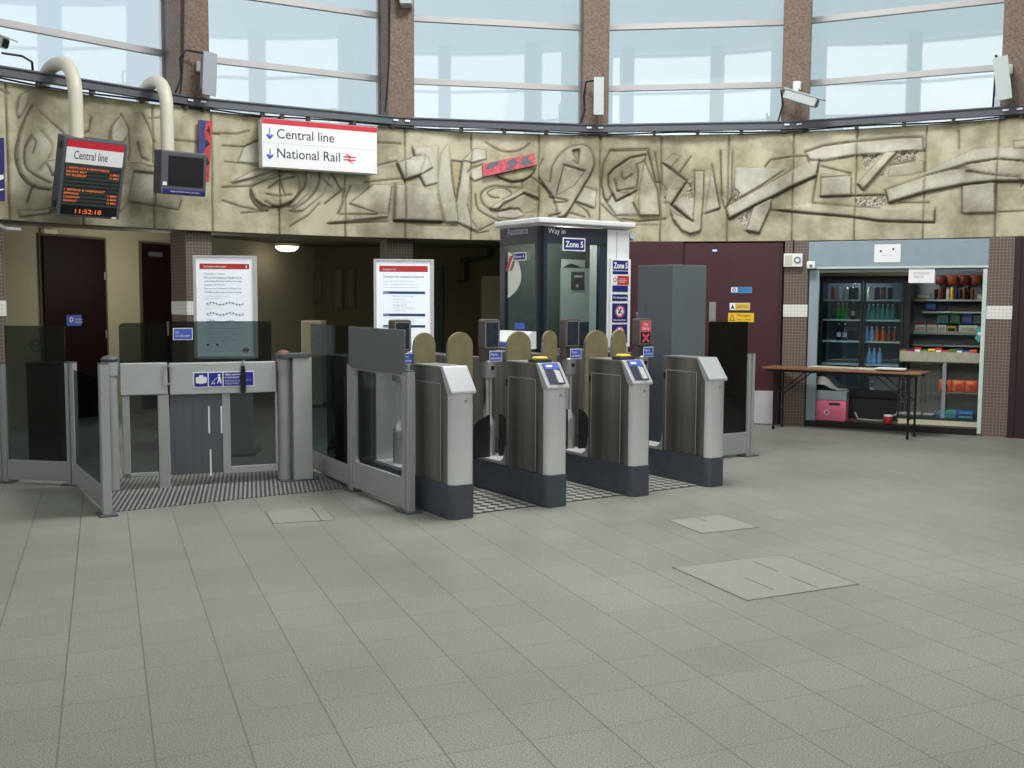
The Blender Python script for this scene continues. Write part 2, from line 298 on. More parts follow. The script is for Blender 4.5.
pillar(187.5, 213, 'brown mosaic pillar behind the first poster board', .5, dr=.12); pillar(387, 413, 'brown mosaic pillar behind the second poster board', .4, dr=.3, band=True)
pillar(-24, 6.5, 'brown mosaic pillar at the left edge', .4, dr=.05); pillar(582, 608, 'brown mosaic pillar behind the booth', .4, dr=.2)
# ---------------------------------------------------------------- upper windows, 20 bays
PA = [rad(-1.35+18*k) for k in range(20)]
ZW = 8.45
for k, a in enumerate(PA):
    e = Vector((math.cos(a), -math.sin(a), 0)); o = MB().box(-.16, .16, 0, .36, 3.5, ZW+.1).build('window_pillar', 'terrazzo')
    c = pol(a, R0+.02); o.location = c; o.rotation_euler = (0, 0, -a); tag(o, 'brown terrazzo pillar between the high windows', kind='structure')
    box('mullion_casing', 'dkalu', o, -.13, .13, .36, .72, 3.5, ZW+.1)
RG = 8.28
for k in range(20):
    a0, a1 = PA[k]+rad(1.0), PA[k]+rad(17.0); A = pol(a0, RG); B = pol(a1, RG); pl = PL(B, A) if False else PL(A, B)
    wn = bpy.data.objects.new('window_%d' % (k+1), None); col.objects.link(wn); wn.location = pl.loc(); wn.rotation_euler = (0, 0, pl.rot); tag(wn, 'tall frosted window bay above the frieze', kind='structure', group='high windows')
    mb = MB()
    for z in (3.56, 4.25, 5.02, 5.8, 6.55, 7.4, ZW): mb.box(0, pl.len, -.03, .03, z-.035, z+.035)
    mb.box(-.02, .02, -.03, .03, 3.5, ZW).box(pl.len-.02, pl.len+.02, -.03, .03, 3.5, ZW); mb.build('window_frame', 'silver', wn)
    MB().add([(0, 0, 3.56), (pl.len, 0, 3.56), (pl.len, 0, ZW), (0, 0, ZW)], [(0, 1, 2, 3)]).build('glass_pane', 'panetint', wn)
ring('trim_2', 'concrete', 0, 2*PI, R0+.02, R0+.9, 3.38, 3.5, 90)
# dark rail along the top of the frieze: straight from pillar to pillar
rl = thing('cable_rail', 'dark metal cable rail running along the top of the stone frieze', 'rail')
for k in range(-4, 4):
    A, B = pol(rad(-1.35+18*k), R0-.03), pol(rad(-1.35+18*(k+1)), R0-.03); pl = PL(A, B)
    o = MB().box(0, pl.len, 0, .05, 3.59, 3.685).box(0, pl.len, -.02, 0, 3.67, 3.685).box(0, pl.len, -.02, 0, 3.59, 3.605).build('rail_length', 'dkalu' if k % 2 == 0 else 'housing', rl)
    o.location = pl.loc(); o.rotation_euler = (0, 0, pl.rot)
    for f in (.03, .3, .52, .74, .95): box('bracket', 'frame', o, pl.len*f-.02, pl.len*f+.02, .0, .06, 3.545, 3.595)
    for x in (.03, pl.len-.12): box('fixing_plate', 'white', o, x, x+.06, -.028, -.02, 3.63, 3.65)
cb = []
for i in range(60):
    a = rad(-60+i*1.75); cb.append(pol(a, R0-.04+.008*math.sin(i*1.3), 3.575+.012*math.sin(i*.7)))
MB().tube(cb, .010, 6).build('loose_cable', 'cable', rl)
# ---------------------------------------------------------------- frieze relief
CR = {1: (0, 80, 4.655), 2: (200, 90, 4.876), 3: (390, 110, 5.689), 4: (560, 110, 5.689), 5: (700, 110, 5.689), 6: (844, 105, 5.689)}
NU, NZ = 1500, 118
UA = np.linspace(A_L, A_R, NU); ZZ = np.linspace(ZB, ZT, NZ)
UM, ZM = np.meshgrid(UA*R0, ZZ)            # NZ x NU in metres
Hf = np.zeros_like(UM); DK = np.zeros_like(UM); TN = np.full_like(UM, .42)
def uz(c, x, y):
    ox, oy, s = CR[c]; P = cyl(ox+x/s, oy+y/s); return ang(P)*R0, P[2]
def inside(pts):
    m = np.zeros(UM.shape, bool); n = len(pts)
    for i in range(n):
        (x0, y0), (x1, y1) = pts[i], pts[(i+1) % n]
        if y0 == y1: continue
        c = ((ZM > min(y0, y1)) & (ZM <= max(y0, y1)) & (UM < x0+(ZM-y0)*(x1-x0)/(y1-y0))); m ^= c
    return m
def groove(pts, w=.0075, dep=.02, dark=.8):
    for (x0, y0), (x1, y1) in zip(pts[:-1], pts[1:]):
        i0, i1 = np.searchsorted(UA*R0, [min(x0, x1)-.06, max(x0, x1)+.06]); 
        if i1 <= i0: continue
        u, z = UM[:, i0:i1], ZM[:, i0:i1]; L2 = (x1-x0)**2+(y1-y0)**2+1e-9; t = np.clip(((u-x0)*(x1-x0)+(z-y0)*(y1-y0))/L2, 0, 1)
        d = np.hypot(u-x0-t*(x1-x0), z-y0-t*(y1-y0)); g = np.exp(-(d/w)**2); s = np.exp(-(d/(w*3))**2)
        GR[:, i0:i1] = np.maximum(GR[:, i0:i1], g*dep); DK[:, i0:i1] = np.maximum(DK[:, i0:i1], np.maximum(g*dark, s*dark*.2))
GR = np.zeros_like(UM)
def spl(pts, n=5):      # smooth a polyline
    out = []; P = [pts[0]]+list(pts)+[pts[-1]]
    for i in range(1, len(P)-2):
        for k in range(n):
            t = k/n; a, b, c, d = P[i-1], P[i], P[i+1], P[i+2]
            out.append(tuple(.5*((2*b[j])+(-a[j]+c[j])*t+(2*a[j]-5*b[j]+4*c[j]-d[j])*t*t+(-a[j]+3*b[j]-3*c[j]+d[j])*t**3) for j in (0, 1)))
    out.append(P[-2]); return out
def plate(c, s, h0=.03, h1=None, dx=0, dy=1, tone=.6, edge=.45, sm=0):
    q = [tuple(map(float, p.split(','))) for p in s.split()]; p = [uz(c, *k) for k in q]
    if sm: p = spl(p+[p[0]])[:-1]
    m = inside(p); h1 = h0 if h1 is None else h1
    if not m.any(): return
    t = UM*dx+ZM*dy; a, b = t[m].min(), t[m].max(); Hf[m] = (h0+(h1-h0)*(t-a)/(b-a+1e-6))[m]; TN[m] = tone
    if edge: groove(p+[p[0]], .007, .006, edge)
def gv(c, s, w=.009, dep=.02, dark=.8, sm=0):
    p = [uz(c, *map(float, k.split(','))) for k in s.split()]; groove(spl(p) if sm else p, w, dep, dark)
def stip(c, s):
    m = inside([uz(c, *map(float, k.split(','))) for k in s.split()]); r = rng.random(UM.shape); Hf[m] -= (r*.02)[m]; DK[m] = np.maximum(DK, (r > .5)*.8)[m]; TN[m] = .9
plate(1, '85,180 75,140 85,80 110,60 130,62 125,110 105,150', .035, .01, 1, 0, .8, .6, 1)
plate(1, '150,115 110,190 82,280 72,360 95,440 150,495 240,510 270,430 290,330 300,250', .045, .0, 1, 0, .5, .3)
gv(1, '150,115 110,190 82,280 72,360 95,440 150,495 230,512', sm=1); gv(1, '150,115 220,180 300,250'); gv(1, '145,260 110,320 112,400 150,440 230,480', .014, sm=1)
gv(1, '145,260 165,290 150,340'); plate(1, '210,380 280,368 285,420 240,445', .03, .05, 1, 0, .7, .8); gv(1, '155,490 130,570', .012); gv(1, '190,240 240,300 230,360 180,420', .02, .015, .4, 1)
plate(1, '85,605 160,607 230,597 235,620 90,637', .03, .03, tone=.7, edge=.8); gv(1, '425,175 415,240 390,245')
plate(1, '560,165 525,200 508,250 520,305 570,290 600,230', .05, .01, 1, 0, .7, .6, 1); gv(1, '560,160 600,230 606,330 600,372'); gv(1, '640,290 660,360 690,375', .012); gv(1, '665,160 690,210 720,290', .012, sm=1)
gv(1, '600,385 660,390 700,405 718,400'); plate(1, '580,380 720,395 725,585 595,565 550,620 560,470', .03, .03, tone=.5, edge=.3)
plate(1, '620,425 725,435 725,585 595,567', .0, .0, tone=.8, edge=.95); gv(1, '595,567 725,585 830,605 845,560'); gv(1, '690,180 750,175', .008); gv(1, '810,280 925,290', .008)
gv(1, '0,45 40,62', .012, sm=0); gv(1, '985,250 1024,255')
gv(2, '60,210 180,215 240,200', .009); gv(2, '110,272 215,278 300,235'); plate(2, '300,232 215,280 185,350 310,362 320,240', .0, -.03, 0, 1, .9, .7); gv(2, '120,350 310,370 420,380', .008)
plate(2, '150,452 240,400 320,372 400,380 250,430', .05, .01, 0, 1, .8, .7); gv(2, '110,475 245,470 320,440 400,415')
plate(2, '245,480 350,415 440,400 482,440 470,510 420,560 360,572 300,560 260,525', .055, .02, 0, 1, .35, .6, 1)
gv(2, '245,470 250,530 290,580 330,590 200,600', sm=1); gv(2, '330,480 390,440 455,425', .012, sm=1); gv(2, '385,400 392,460 410,515 380,520', .01); gv(2, '315,508 370,518 440,512', .010, sm=1); gv(2, '310,545 370,570 440,545', .013, sm=1); gv(2, '110,540 200,570 300,590', .009)
plate(2, '500,400 510,460 490,510 430,575 470,560 530,500 545,400', .03, .0, 1, 0, .8, .4); plate(2, '580,395 575,460 540,520 430,590 500,590 600,510 640,400', .03, .0, 1, 0, .6, .5)
gv(2, '515,400 510,470 430,570', .012, sm=1); gv(2, '585,400 575,470 520,540 440,590', .012, sm=1); gv(2, '640,400 690,490 610,555 700,480', .011); gv(2, '585,550 530,612 440,665'); gv(2, '590,425 640,470', .01)
plate(2, '735,462 940,462 915,620 620,650 670,600 700,500', .035, .02, 0, 1, .6, .3); plate(2, '840,460 725,555 860,600 915,605 935,462', .05, .02, 1, 0, .8, .85); gv(2, '735,465 672,607 860,608'); gv(2, '700,500 690,560 670,605', .014); gv(2, '620,650 915,642', .009)
gv(2, '860,255 980,262', .009); gv(2, '860,370 960,345'); gv(2, '1024,335 955,355 995,440'); gv(2, '800,450 1000,430', .009)
plate(3, '125,212 272,205 272,415 195,435 165,370 200,260 135,262', .04, .02, 1, 0, .9, .55); plate(3, '35,300 135,265 175,255 210,270 240,330 170,370 80,400', .055, .05, tone=.9, edge=.7)
gv(3, '125,212 137,262 175,258', .012); gv(3, '165,370 195,432', .013); gv(3, '35,300 80,400 170,372', .013)
plate(3, '30,425 150,430 265,470 300,640 20,630', .05, .035, 0, 1, .9, .5); gv(3, '20,630 300,640', .016, .03, .95); gv(3, '30,425 20,630', .02, .02, .6)
plate(3, '330,190 345,290 385,640 310,640 270,440 285,250', .01, .05, 1, 0, .9, .45); plate(3, '350,287 410,292 375,520', -.02, -.02, tone=.0, edge=.7); plate(3, '410,290 460,300 440,540 470,640 510,700 385,640 377,520', .03, .03, tone=.8, edge=.35)
gv(3, '410,295 395,420 375,520', .012); gv(3, '345,290 350,400 370,500', .012); gv(3, '150,655 385,660', .012, .01, .4)
plate(3, '410,290 480,218 545,228 550,280 470,300', .05, .01, 1, 0, 1., .7); plate(3, '440,355 530,310 545,380 480,405 460,390', .03, .03, tone=.8, edge=.5); gv(3, '440,355 462,330 530,310', .012)
gv(3, '545,185 620,230 690,240 750,225 795,190', .012, .02, .6, 1); plate(3, '600,370 832,312 812,365 770,395 690,408 640,390', .04, .0, 0, 1, .3, .6); gv(3, '600,370 640,392 690,408 760,400 812,365 832,315', .013, sm=1)
gv(3, '600,432 545,450 516,490 540,545 610,575 690,560', .013, sm=1); gv(3, '620,500 575,495 555,470 600,445 660,448 690,480 640,508', .011, sm=1); gv(3, '485,480 500,560 560,605 640,640', .012, sm=1)
plate(3, '630,515 760,440 850,482 845,505 760,473 640,545 600,570 560,560', .05, .05, tone=.9, edge=.7); gv(3, '600,432 680,440 750,445', .01); gv(3, '750,405 755,445'); gv(3, '800,380 870,430 935,505', .013, sm=1)
plate(3, '620,570 730,560 765,600 700,620 610,610', .02, -.02, 0, 1, .9, .6); plate(3, '640,530 760,480 845,530 845,580 760,590 730,560 620,570', .0, .03, 0, 1, .5, .2); gv(3, '440,540 460,620 505,700 560,690'); gv(3, '500,690 600,640', .009); gv(3, '870,280 845,330', .009); gv(3, '905,605 965,590', .014); gv(3, '990,605 1024,560')
plate(4, '-122,370 -62,410 -47,330 -7,260 55,212 120,198 165,215 190,260 195,320 160,390 110,470 40,600 -10,610 -30,520 -90,440', .05, .03, 1, 0, .7, .45, 0); gv(4, '-122,370 -62,410 -47,330 -7,260 55,212 120,198', sm=1); gv(4, '120,198 165,215 195,290 175,370 130,440 30,610', .01, sm=1)
plate(4, '68,232 110,225 103,305', .0, .0, tone=.2, edge=.9); plate(4, '20,315 140,350 85,425 -25,490', .0, .03, 0, 1, .7, .85); gv(4, '20,315 140,350', .014); gv(4, '-60,495 40,520 -30,530', .012, sm=1); gv(4, '75,290 100,310', .01)
plate(4, '140,435 210,460 200,560 180,555 90,520', .02, -.01, 0, 1, 1, .7); gv(4, '90,522 182,557', .015); gv(4, '85,525 150,575 170,612', .012, sm=1); gv(4, '50,585 110,600 140,612', .01)
plate(4, '285,230 500,225 565,410 570,600 320,602 252,500 235,420 245,310', .035, .01, 0, 1, .4, .35); gv(4, '285,232 500,226 545,412 575,412', .016, .03, .95); gv(4, '285,230 245,310 235,420 250,500 320,602 445,596', .013, .02, .8, 0)
plate(4, '490,255 400,272 310,332 275,372 277,435 320,520 440,452 445,350 435,310 480,290', .0, .02, 1, 0, .5, .9); gv(4, '490,255 400,272 310,332 275,372 277,435 320,520 395,480', .014, .03, .9); plate(4, '340,350 400,330 440,380 430,440 360,470 320,440', .04, .01, 1, 0, .6, .4, 1); gv(4, '350,350 350,380 365,398 410,370', .014); gv(4, '310,395 325,462 430,445', .011); gv(4, '435,310 445,370 430,440', .01, sm=1)
plate(4, '300,470 320,522 440,455 415,525 445,597 320,602 270,520', .0, -.025, 0, 1, 1., .3); plate(4, '480,290 550,450 568,600 455,600 445,520 455,420', .05, .03, tone=.6, edge=.55); gv(4, '480,290 555,455 568,600', .013); gv(4, '415,525 450,597'); gv(4, '350,620 450,635 600,620', .013); gv(4, '235,535 300,600 390,655', .012, sm=1); gv(4, '400,655 560,655', .01, .01, .4); gv(4, '540,240 570,420', .012)
plate(4, '580,302 645,250 690,260 630,325', .02, .0, 1, 0, .9, .6); plate(4, '582,305 720,405 690,450 600,440 582,420', .0, .03, 0, 1, .8, .5); gv(4, '580,300 650,350 722,405 635,540 755,636', .015, .03, .95); gv(4, '680,360 745,265', .012); plate(4, '612,435 700,432 635,535 600,520', .02, .02, tone=.8, edge=.3)
plate(4, '722,405 752,400 745,440 690,500 640,540 755,632 762,510 750,440', .03, .03, tone=.8, edge=.3); stip(4, '700,490 750,420 762,520'); stip(4, '590,450 608,450 604,550 590,550')
plate(4, '765,342 818,342 815,500 800,690 740,705 690,685 640,620 625,560 650,590 755,635 765,500', .05, .05, tone=.6, edge=.7); gv(4, '765,345 818,345', .015, .03, .9)
plate(4, '865,310 910,560 825,590', .0, .05, 1, 0, .9, .5); gv(4, '865,312 910,560 825,590', .013); plate(4, '912,228 980,230 975,500 940,560 918,500', .04, .04, tone=.5, edge=.6); gv(4, '912,228 920,490', .012); gv(4, '940,560 965,620', .012)
plate(5, '200,325 490,333 345,430 190,520', .02, .02, tone=1., edge=.5); stip(5, '190,420 240,490 185,520'); stip(5, '215,620 300,560 260,665'); gv(5, '370,325 400,285 525,265 610,262 620,300', .011)
plate(5, '600,240 700,205 870,182 1024,168 1200,155 1280,155 1285,230 870,258 690,290 620,280', .035, .035, tone=1., edge=.3); gv(5, '600,240 700,205 870,182 1024,168 1150,158 1270,155', .015, .03, .95); gv(5, '1270,155 1275,230', .012)
plate(5, '165,540 350,440 520,345 610,300 680,290 660,378 530,435 410,498 300,550 165,622 145,570', .06, .045, 0, 1, .9, .5); gv(5, '165,622 300,550 410,498 530,435 660,378', .015, .03, .95); gv(5, '165,540 350,440 525,342', .011)
plate(5, '305,552 410,500 400,560 335,703 262,688', .05, .05, tone=.9, edge=.6); gv(5, '262,688 335,703', .014); gv(5, '680,285 660,400 640,530 870,548 1024,557', .012); plate(5, '690,362 860,377 860,488 685,495', .04, .03, tone=1., edge=.6); gv(5, '685,495 860,488 1050,484', .013, .03, .95); gv(5, '690,320 860,362', .012); gv(5, '690,385 860,372', .009); gv(5, '790,275 870,262', .008)
plate(5, '640,532 1024,555 1340,562 1335,640 1024,632 860,608 530,580 410,568', .03, .03, tone=.5, edge=.2); gv(5, '410,568 530,580 860,608 1024,632 1330,640', .014, .03, .9); gv(5, '1338,560 1335,640', .013)
stip(6, '95,285 210,275 120,370'); stip(6, '270,330 330,260 430,260 400,312'); plate(6, '260,345 455,318 455,380 380,398 250,405', .0, .03, 0, 1, .6, .6); gv(6, '262,342 400,315', .013); stip(6, '60,520 230,520 245,575 60,575'); stip(6, '205,400 240,365 245,410')
plate(6, '75,450 235,272 305,265 108,485', .06, .05, 1, 0, .6, .7); gv(6, '75,450 108,485', .014)
plate(6, '460,385 560,335 740,252 870,245 1024,240 1100,240 1100,325 1024,320 870,308 700,335 460,405', .03, .03, tone=1., edge=.5); gv(6, '700,335 870,308 1024,320 1100,326', .014); plate(6, '700,340 870,312 1024,324 1100,330 1100,412 1024,408 870,400 700,370', .01, .035, 0, 1, .7, .2)
plate(6, '235,485 460,405 600,370 700,358 700,380 870,402 1024,410 1100,412 1100,435 870,435 680,455 460,497 255,560', .06, .05, 0, 1, .9, .5); gv(6, '235,485 460,405 600,370 700,358', .012); gv(6, '235,485 255,560 460,497 680,455 870,435 1100,438', .014, .03, .9); gv(6, '700,380 870,402 1010,410', .015)
gv(6, '310,555 480,555', .011); plate(6, '672,460 860,440 860,612 672,617', .035, .035, tone=.9, edge=.5); gv(6, '672,460 672,617', .016, .02, .6); gv(6, '655,150 655,250', .009); plate(6, '965,205 1100,190 1100,248 968,248', .03, .03, tone=.5, edge=.8); gv(6, '870,610 1024,603', .009); stip(6, '985,420 1024,410 1024,470 990,470')
# soft undulation, seams
for _ in range(140):
    uc, zc = rng.uniform(A_L*R0, A_R*R0), rng.uniform(ZB, ZT); s = rng.uniform(.05, .18); Hf += rng.uniform(-.012, .012)*np.exp(-((UM-uc)**2+(ZM-zc)**2)/s**2)
# soften plateaus a little so that edges slope
for _ in range(1): Hf[1:-1, 1:-1] = (Hf[1:-1, 1:-1]*4+Hf[:-2, 1:-1]+Hf[2:, 1:-1]+Hf[1:-1, :-2]+Hf[1:-1, 2:])/8
seams = [-63.5, -57.8, -52.07, -46.56, -40.95, -36.16, -30.4, -24.53, -19.06, -12.94, -6.59, -.89, 4.77, 10.88, 16.66, 22.1, 27.81, 33.5, 39.4, 45.3, 51.2]
for s in seams:
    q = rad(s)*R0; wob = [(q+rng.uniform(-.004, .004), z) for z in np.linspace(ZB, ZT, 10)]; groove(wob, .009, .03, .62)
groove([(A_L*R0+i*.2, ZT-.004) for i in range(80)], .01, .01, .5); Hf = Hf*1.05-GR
def frieze_mat():
    m = bpy.data.materials.new('cast_stone'); m.use_nodes = True; nt = m.node_tree; b = nt.nodes['Principled BSDF']; N = nt.nodes.new; L = nt.links.new
    at = N('ShaderNodeVertexColor'); at.layer_name = 'shade_tone'; sep = N('ShaderNodeSeparateColor'); L(at.outputs[0], sep.inputs[0])
    tc = N('ShaderNodeTexCoord'); n = N('ShaderNodeTexNoise'); n.inputs['Scale'].default_value = 2.2; n.inputs['Detail'].default_value = 7; n.inputs['Roughness'].default_value = .6; L(tc.outputs['Object'], n.inputs['Vector'])
    r = N('ShaderNodeValToRGB'); e = r.color_ramp.elements; e[0].position = .32; e[1].position = .68; e[0].color = lin((166, 154, 114)); e[1].color = lin((196, 188, 156)); L(n.outputs['Fac'], r.inputs[0])
    n2 = N('ShaderNodeTexNoise'); n2.inputs['Scale'].default_value = 3.1; n2.inputs['Detail'].default_value = 6; L(tc.outputs['Object'], n2.inputs['Vector'])
    r2 = N('ShaderNodeValToRGB'); e = r2.color_ramp.elements; e[0].position = .36; e[1].position = .66; e[0].color = lin((186, 183, 166)); e[1].color = lin((218, 215, 201)); L(n2.outputs['Fac'], r2.inputs[0])
    mx = N('ShaderNodeMixRGB'); L(sep.outputs[1], mx.inputs[0]); L(r.outputs[0], mx.inputs[1]); L(r2.outputs[0], mx.inputs[2])
    n3 = N('ShaderNodeTexNoise'); n3.inputs['Scale'].default_value = 1.1; n3.inputs['Detail'].default_value = 8; n3.inputs['Roughness'].default_value = .65; L(tc.outputs['Object'], n3.inputs['Vector'])
    r3 = N('ShaderNodeValToRGB'); e = r3.color_ramp.elements; e[0].position = .38; e[1].position = .58; e[0].color = (.52, .51, .48, 1); e[1].color = (1, 1, 1, 1); L(n3.outputs['Fac'], r3.inputs[0])
    mm = N('ShaderNodeMixRGB'); mm.blend_type = 'MULTIPLY'; mm.inputs[0].default_value = 1; L(mx.outputs[0], mm.inputs[1]); L(r3.outputs[0], mm.inputs[2])
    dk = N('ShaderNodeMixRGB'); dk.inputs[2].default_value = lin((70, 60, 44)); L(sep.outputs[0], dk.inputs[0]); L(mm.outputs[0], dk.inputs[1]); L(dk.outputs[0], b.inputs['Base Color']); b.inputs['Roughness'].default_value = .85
    b.inputs['Specular IOR Level'].default_value = .2; M['caststone'] = m
frieze_mat()
wf = bpy.data.objects.new('wall_front', None); col.objects.link(wf); tag(wf, 'curved cast stone frieze with abstract relief above the gates', kind='structure')
cuts = [0]+[int(np.searchsorted(UA, rad(s))) for s in seams]+[NU-1]
for i0, i1 in zip(cuts[:-1], cuts[1:]):
    if i1-i0 < 3: continue
    a = UA[i0:i1+1]; n = i1-i0+1; Rr = R0-Hf[:, i0:i1+1]; X = CX+Rr*np.sin(a)[None, :]; Y = CY+Rr*np.cos(a)[None, :]; Z = np.repeat(ZZ[:, None], n, 1)
    V = np.stack([X, Y, Z], -1).reshape(-1, 3); idx = np.arange(NZ*n).reshape(NZ, n); fq = np.stack([idx[:-1, :-1], idx[:-1, 1:], idx[1:, 1:], idx[1:, :-1]], -1).reshape(-1, 4)
    base = len(V); B = []                                  # closed back
    for z in (ZB, ZT):
        for aa in (a[0], a[-1]): B.append((CX+(R0+.12)*math.sin(aa), CY+(R0+.12)*math.cos(aa), z))
    for z in (ZB, ZT):
        for aa in a: B.append((CX+(R0+.12)*math.sin(aa), CY+(R0+.12)*math.cos(aa), z))
    V2 = V.tolist()+B; F2 = fq.tolist(); b0 = base+4
    for k in range(n-1): F2.append([k+1, k, b0+k, b0+k+1]); F2.append([int(idx[-1, k]), int(idx[-1, k+1]), b0+n+k+1, b0+n+k])
    me = bpy.data.meshes.new('relief_panel'); me.from_pydata(V2, [], F2); me.update(); me.shade_smooth()
    ca = me.color_attributes.new('shade_tone', 'FLOAT_COLOR', 'POINT'); arr = np.zeros((len(V2), 4), 'f'); arr[:, 3] = 1
    arr[:base, 0] = np.clip(DK[:, i0:i1+1], 0, 1).ravel(); arr[:base, 1] = TN[:, i0:i1+1].ravel(); ca.data.foreach_set('color', arr.ravel())  # red: painted groove shade, dark seams and pits; green: stone tone
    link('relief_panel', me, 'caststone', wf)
# ================================================================ THINGS ON AND ABOVE THE FRIEZE
def bent(p0, p1, p2, r, n=7):      # rounded corner at p1
    a, b, c = Vector(p0), Vector(p1), Vector(p2); d0 = (a-b).normalized(); d1 = (c-b).normalized(); s = b+d0*r; e = b+d1*r; return [tuple(s*(1-t)**2+b*2*t*(1-t)+e*t*t) for t in [i/n for i in range(n+1)]]
def hung_screen(name, label, cat, px, pyt, W, Hh, Dp, Rr, tilt, pipe_top_px, group=None, xo=0.):
    """a housing hung from a swan-neck pipe; origin at the housing's top centre; local -y faces the hall centre"""
    P = cyl(px, pyt, Rr); a = ang(P); t = thing(name, label, cat, (P[0], P[1], P[2]), -a, group)
    zt = cyl(px, pipe_top_px, Rr)[2]-P[2]-.07; back = R0+.2-Rr
    pts = [(0, 0, -.1)]+bent((0, 0, -.1), (0, 0, zt), (0, back/2, zt), back/2, 9)+bent((0, back/2, zt), (0, back, zt), (0, back, zt-.5), back/2, 9)+[(0, back, 3.5-P[2])]
    MB().tube([(q[0]+xo, q[1], q[2]) for q in pts], .066, 16).build('support_pipe', 'pipe', t, smooth=True)
    h = box('housing', 'housing', t, -W/2, W/2, 0, Dp, -Hh, 0, .012); h.rotation_euler = (tilt, 0, 0); h.location = (0, -Dp/2-.02, 0)
    return t, h
W, Hh = .63, .76
t, h = hung_screen('train_indicator', 'large grey train indicator under a curved pipe, red header and orange rows', 'display board', 92.5, 141, W, Hh, .14, 7.1, rad(17), 54, xo=-.155)
box('header_band', 'red', h, -W/2+.035, W/2-.035, -.006, 0, -.09, -.025); box('header_field', 'white', h, -W/2+.035, W/2-.035, -.005, 0, -.24, -.09)
text('Central line', 'ink', h, -W/2+.11, -.20, .08, .33, y=-.007); box('display_panel', 'ledback', h, -W/2+.035, W/2-.035, -.005, 0, -.655, -.25); box('clock_strip', 'black', h, -W/2+.035, W/2-.035, -.005, 0, -.735, -.657)
mb = MB()
for i in range(11): z = -.28-i*.036; mb.box(-W/2+.04, W/2-.04, -.0065, -.005, z-.012, z-.004)
mb.build('row_divider', 'black', h)
for z, s, w_, r_ in ((-.28, '1 WHITE CITY & NORTHFIELDS', .42, ''), (-.315, 'EALING BDY', .2, '2 MIN'), (-.35, 'W RUISLIP', .2, '11 MIN'), (-.49, '1 EPPING & HAINAULT', .4, ''), (-.525, 'EPPING', .14, '1 MIN'), (-.56, 'LOUGHTON', .15, '6 MIN'), (-.595, 'HAINAULT', .13, '12 MIN')):
    text(s, 'led', h, -W/2+.05, z-.016, .02, w_, y=-.007, name='led_row', bold=.01)
    if r_: text(r_, 'led', h, W/2-.15, z-.016, .02, .09, y=-.007, name='led_row', bold=.01)
text('11:52:18', 'led', h, -.14, -.722, .045, .26, y=-.007, name='led_clock', bold=.01); box('sticker', 'white', h, W/2-.08, W/2-.035, -.004, 0, -Hh+.008, -Hh+.035); box('hinge', 'black', h, -W/2-.012, -W/2, .02, .07, -.11, -.05); box('hinge', 'black', h, -W/2-.012, -W/2, .02, .07, -.68, -.62)
W, Hh = .48, .44
t, h = hung_screen('platform_monitor', 'small grey platform monitor with blank black screen under a curved pipe', 'monitor', 180, 153, W, Hh, .2, 7.15, rad(7), 72, xo=-.13)
box('screen', 'blackscreen' if 'blackscreen' in M else 'black', h, -W/2+.075, W/2-.035, -.005, 0, -Hh+.09, -.05); box('caption_strip', 'navy', h, -W/2+.03, W/2-.01, -.012, 0, -Hh+.012, -Hh+.055)
text('Images are being recorded for your safety', 'white', h, -W/2+.1, -Hh+.025, .018, .3, y=-.013); box('sticker', 'white', h, -W/2+.02, -W/2+.06, -.006, 0, -Hh+.09, -Hh+.125)
# the big direction sign
A, B = cyl(262, 145, 7.42), cyl(377, 145, 7.42); pl = PL(A, B); zt_, zb_ = pl.z(262, 117.5), pl.z(262, 166.5); SW, SH = pl.len, zt_-zb_
t = thing('direction_sign', 'white hanging sign with red top strip pointing to Central line and National Rail', 'sign', pl.loc(0, 0, zb_), pl.rot)
box('sign_box', 'white', t, 0, SW, 0, .16, 0, SH, .004); box('red_band', 'red', t, .005, SW-.003, -.003, 0, SH*.885, SH-.004)
text('Central line', 'ink', t, SW*.125, SH*.60, SH*.2, SW*.49, bold=.004); text('National Rail', 'ink', t, SW*.125, SH*.2, SH*.2, SW*.54, bold=.004); box('joint_line', 'lightink', t, .01, SW-.01, -.0015, 0, SH*.5, SH*.503)
for zc in (.69, .28):
    x = SW*.065; q = SH*.1
    MB().bar((x, -.003, SH*zc+q), (x, -.003, SH*zc-q), .022, .004).bar((x-q*.6, -.003, SH*zc-q*.25), (x, -.003, SH*zc-q), .022, .004, (0, 1, 0)).bar((x+q*.6, -.003, SH*zc-q*.25), (x, -.003, SH*zc-q), .022, .004, (0, 1, 0)).build('down_arrow', 'labelblue', t)
x, z, s = SW*.75, SH*.29, SW*.055
def para(p, q, w_): return [(p[0], p[1]-w_/2), (q[0], q[1]-w_/2), (q[0], q[1]+w_/2), (p[0], p[1]+w_/2)]
mb = MB(); a_, b_ = .017, .05
for p, q in (((x-s, z+a_), (x+s, z+a_)), ((x-s, z-a_), (x+s, z-a_)), ((x-s*.55, z+b_), (x+s*.25, z+a_)), ((x+s*.25, z+a_), (x-s*.25, z-a_)), ((x-s*.25, z-a_), (x+s*.55, z-b_))): mb.yprism(para(p, q, .013), -.004, -.001)
mb.build('rail_emblem', 'red', t)
for u in (.25, SW-.25): MB().box(u-.02, u+.02, .06, .22, SH-.02, SH+.06).build('hanging_bracket', 'frame', t)
mat('enamelred', (206, 88, 100), .5, noise=.3, nscale=26)
